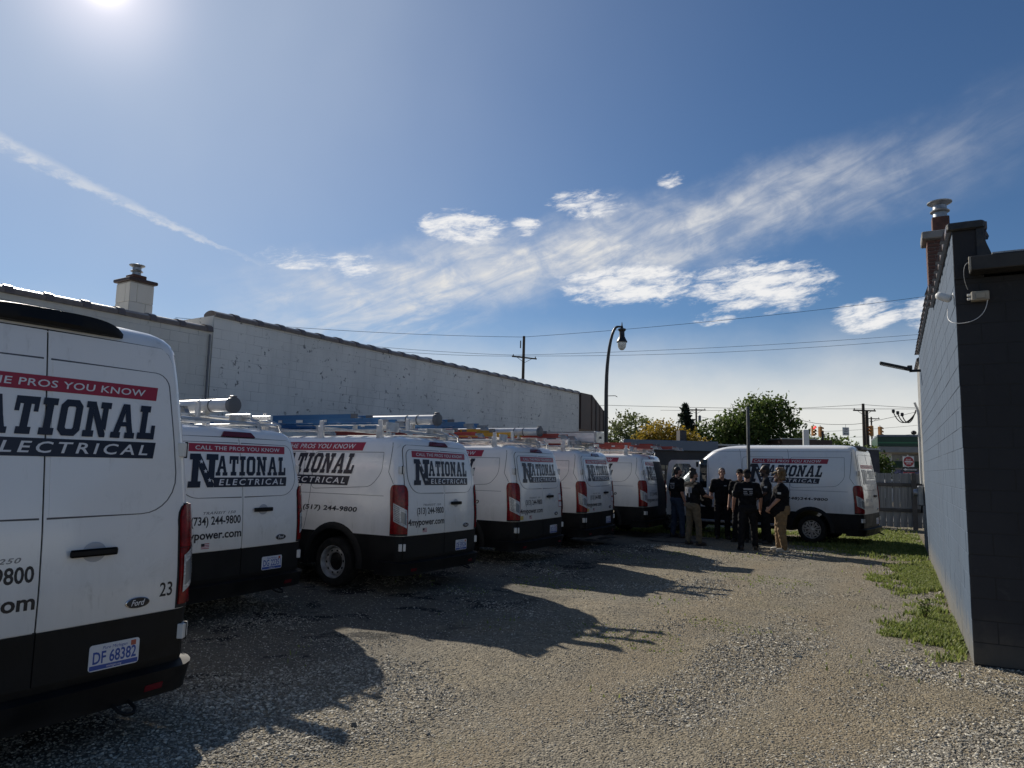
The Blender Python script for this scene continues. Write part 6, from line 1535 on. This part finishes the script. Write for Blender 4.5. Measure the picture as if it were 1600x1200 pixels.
    for n_, s in (('L', -1), ('R', 1)):
        f = J['foot'+n_]; c = MB(); q = Matrix.Rotation(R_(-12*s), 4, 'Z'); c.ell(f+q @ Vector((0, .065, -.040)), (.048, .135, .045), 14, 8, M=q); c.ell(f+q @ Vector((0, -.03, -.02)), (.045, .062, .065), 12, 8, M=q); c.bbox(-.047, .047, -.085, .19, -.012, .012, .01, 0, Matrix.Translation(f+Vector((0, 0, -.073))) @ q)
        link('shoe', (lambda mm: (mm.materials.clear(), mm.materials.append(M[shoes]), mm)[2])(fuse(c, .010, 2)), t)
    # ---- hair and headgear
    for s in (-1, 1): MB().ell(hp(s*.032, .083, .018), (.011*k, .007*k, .007*k), 8, 6).obj('eye', M['eye'], t)
    h = MB(); R3 = hr.to_3x3().to_4x4()
    if hair_style in ('short', 'cap', 'visor', 'bushy', 'buzz'):
        gr = {'short': .010, 'cap': .004, 'visor': .018, 'bushy': .012, 'buzz': .003}[hair_style]
        h.ell(hp(0, -.026, .052), ((.076+gr)*k, (.090+gr*.8)*k, (.086+gr)*k), 16, 12, M=R3); h.ell(hp(0, -.055, .0), ((.068+gr)*k, (.055+gr)*k, (.072+gr*1.2)*k), 14, 10, M=R3)
    if hair_style == 'bun': h.ell(hp(0, -.022, .052), (.084*k, .096*k, .090*k), 16, 12, M=R3); h.ell(hp(0, -.06, .0), (.072*k, .055*k, .075*k), 12, 10, M=R3); h.ell(hp(0, -.05, .155), (.060*k, .065*k, .050*k), 14, 10, M=R3); h.ell(hp(.02, .0, .14), (.05*k, .05*k, .04*k), 12, 8, M=R3)
    if hair_style == 'bushy':
        rr = random.Random(5)
        for q in range(30):
            a_ = rr.uniform(math.pi*.98, math.pi*2.02); zz = rr.uniform(-.07, .15); h.ell(hp(math.cos(a_)*.108, math.sin(a_)*.110-.01, zz), (.040*k, .040*k, .040*k), 8, 6)
        for q in range(10): h.ell(hp(rr.uniform(-.06, .06), rr.uniform(-.08, .05), .155+rr.uniform(0, .03)), (.042*k, .042*k, .034*k), 8, 6)
    me = fuse(h, .011 if hair_style != 'bushy' else .009, 2 if hair_style != 'bushy' else 1, .003 if hair_style in ('bun', 'bushy', 'visor') else .001, 2.0); me.materials.clear(); me.materials.append(M[hair]); link('hair', me, t)
    if hair_style in ('cap', 'visor', 'bushy'):
        c = MB(); cm_ = 'tan' if hair_style == 'bushy' else 'tee'
        if hair_style != 'bushy' or True:
            g2 = .012 if hair_style == 'cap' else .05
            c.ell(hp(0, -.012, .075), ((.080+g2*.8)*k, (.100+g2*.5)*k, (.072+g2*.6)*k), 16, 10, M=R3)
        sgn = 1
        Mb_ = Matrix.Translation(hp(0, .10, .072)) @ R3
        c.ell(hp(0, .115, .068), (.070*k, .070*k, .012*k), 14, 6, M=R3)
        if hair_style != 'bushy': me = fuse(c, .010, 2); me.materials.clear(); me.materials.append(M[cm_]); link('cap', me, t)
        else:
            c = MB().ell(hp(0, .125, .062), (.072*k, .062*k, .011*k), 14, 6, M=R3); c.ell(hp(0, .045, .085), (.088*k, .075*k, .038*k), 14, 8, M=R3); me = fuse(c, .009, 2, .001); me.materials.clear(); me.materials.append(M['khaki']); link('cap', me, t)
    if beard:
        c = MB().ell(hp(0, .034, -.070), (.058*k, .060*k, .052*k), 12, 8, M=R3); me = fuse(c, .010, 2, .002); me.materials.clear(); me.materials.append(M[hair]); link('beard', me, t)
    # ---- prints: thin cloth patches that follow the back
    def print_patch(rects, x0, z0, yback, name):
        mb = MB()
        for (a, b_, z1, z2) in rects:
            n = 8; vs = []
            for zz in (z1, z2):
                for q in range(n+1):
                    x = a+(b_-a)*q/n; w_ = .215*g_; y = yback*(1-.30*(x/w_)**2); vs.append((x, y, zz*k))
            mb.add(vs, [((q, q+1, n+2+q, n+1+q) if yback < 0 else (q+1, q, n+1+q, n+2+q)) for q in range(n)])
        mb.obj(name, M['print'], t)
    if back_print:
        yb = -.1505*g_
        if back_print == 'flag': rects = [(-.10, .10, 1.345, 1.385)]+[(-.10, -.02, 1.30, 1.318), (.02, .10, 1.30, 1.318), (-.10, -.01, 1.265, 1.283), (.03, .10, 1.265, 1.283), (-.09, .09, 1.235, 1.245)]
        else: rects = [(-.11, -.065, 1.18, 1.38), (-.05, .0, 1.24, 1.38), (.015, .05, 1.15, 1.37), (.065, .11, 1.25, 1.38), (-.11, .11, 1.345, 1.385)]
        print_patch(rects, 0, 0, yb, 'back_print')
    if chest_print: print_patch([(-.10, -.03, 1.335, 1.36)], 0, 0, .145*g_, 'chest_print')
    if sleeve_print:
        for s, A in ((-1, AL), (1, AR)):
            pm2 = A[0].lerp(A[1], .52); MB().bbox(-.004, .004, -.035, .035, -.022, .022, .001).obj('sleeve_badge', M['signwhite'], t, tuple(pm2+Vector((s*(.078*g_**.5), 0, 0))))
    if hold == 'jacket':
        c = MB(); w_ = (AL[2]+AR[2])/2
        c.ell(w_+Vector((.02, .02, -.06)), (.17, .10, .15), 14, 10); c.ell(w_+Vector((.10, .05, -.12)), (.11, .08, .17), 12, 8); c.ell(w_+Vector((-.08, .03, -.02)), (.10, .09, .08), 12, 8)
        me = fuse(c, .014, 3, .010, 1.0); me.materials.clear(); me.materials.append(M['tee']); o = link('jacket', me); o.location = t.location; o.rotation_euler = t.rotation_euler; finish(o, 'black jacket bundled in the arms of the man in khaki trousers', 'jacket')
        c = MB().ell((0, 0, 0), (.085, .105, .05), 14, 8); c.ell((0, .10, -.02), (.07, .07, .012), 12, 6); me = fuse(c, .010, 2); me.materials.clear(); me.materials.append(M['signwhite']); o = link('loose_hat', me); q = Matrix.Rotation(R_(face_deg), 4, 'Z') @ (w_+Vector((-.03, .02, .12))); o.location = t.location+q.to_3d(); o.rotation_euler = (0, 0, R_(face_deg)+1.2); finish(o, 'pale hat lying on top of the bundled black jacket', 'hat')
    return t
fwd = ((.05, .10, -.25), (-.02, .34, -.30))
rel = ((.07, -.03, -.29), (.09, .05, -.54))
hips = ((.10, .02, -.27), (.05, .20, -.42))
person('man in blue jeans and black printed shirt beside the open van door', (4.45, 19.05), -70, 1.84, 1.06, pants='jeans', hair_style='buzz', armL=rel, armR=rel, back_print='flag', head_yaw=-5, beard=True)
person('man with tied up hair and khaki cargo trousers holding a black jacket', (4.42, 17.30), -62, 1.78, 1.0, pants='khaki', hair_style='bun', armL=fwd, armR=((.06, .12, -.24), (.0, .36, -.28)), back_print='drips', beard=True, hold='jacket', head_yaw=-12)
person('man facing the camera with his chin raised, in black T-shirt and dark trousers', (5.55, 18.75), 172, 1.83, 1.03, hair_style='short', armL=rel, armR=rel, chest_print=True, head_pitch=12, stagger=.02, sleeve_print=True)
person('man in a dark cap half hidden behind the man with his back turned', (5.82, 18.1), 150, 1.80, .96, hair_style='cap', armL=rel, armR=rel)
person('man in black cap and black clothes with his back to the camera', (5.45, 16.45), -12, 1.82, 1.06, hair_style='cap', armL=((.085, -.02, -.28), (.10, .10, -.50)), armR=((.085, -.02, -.28), (.085, .08, -.52)), back_print='flag', stance=.16, stagger=.05, sleeve_print=True, beard=False)
person('tall dark haired man in charcoal T-shirt looking left', (6.38, 17.85), 70, 1.93, 1.05, skin='skindark', shirt='tee2', hair_style='short', armL=hips, armR=rel, sleeve_print=True, head_yaw=12, beard=True)
person('heavy blond bushy haired person in tan trousers, black T-shirt and pale trainers', (6.12, 16.20), 68, 1.80, 1.36, pants='tan', shoes='whiteshoe', hair='hairblond', hair_style='bushy', armL=((.05, .05, -.27), (.04, .22, -.46)), armR=((.05, .03, -.28), (.02, .20, -.50)), sleeve_print=True, back_print='flag', belly=.09, head_pitch=4, stance=.09, beard=True)
print('objects', len(bpy.data.objects), 'tris', sum(len(o.data.polygons) for o in bpy.data.objects if o.type == 'MESH'))
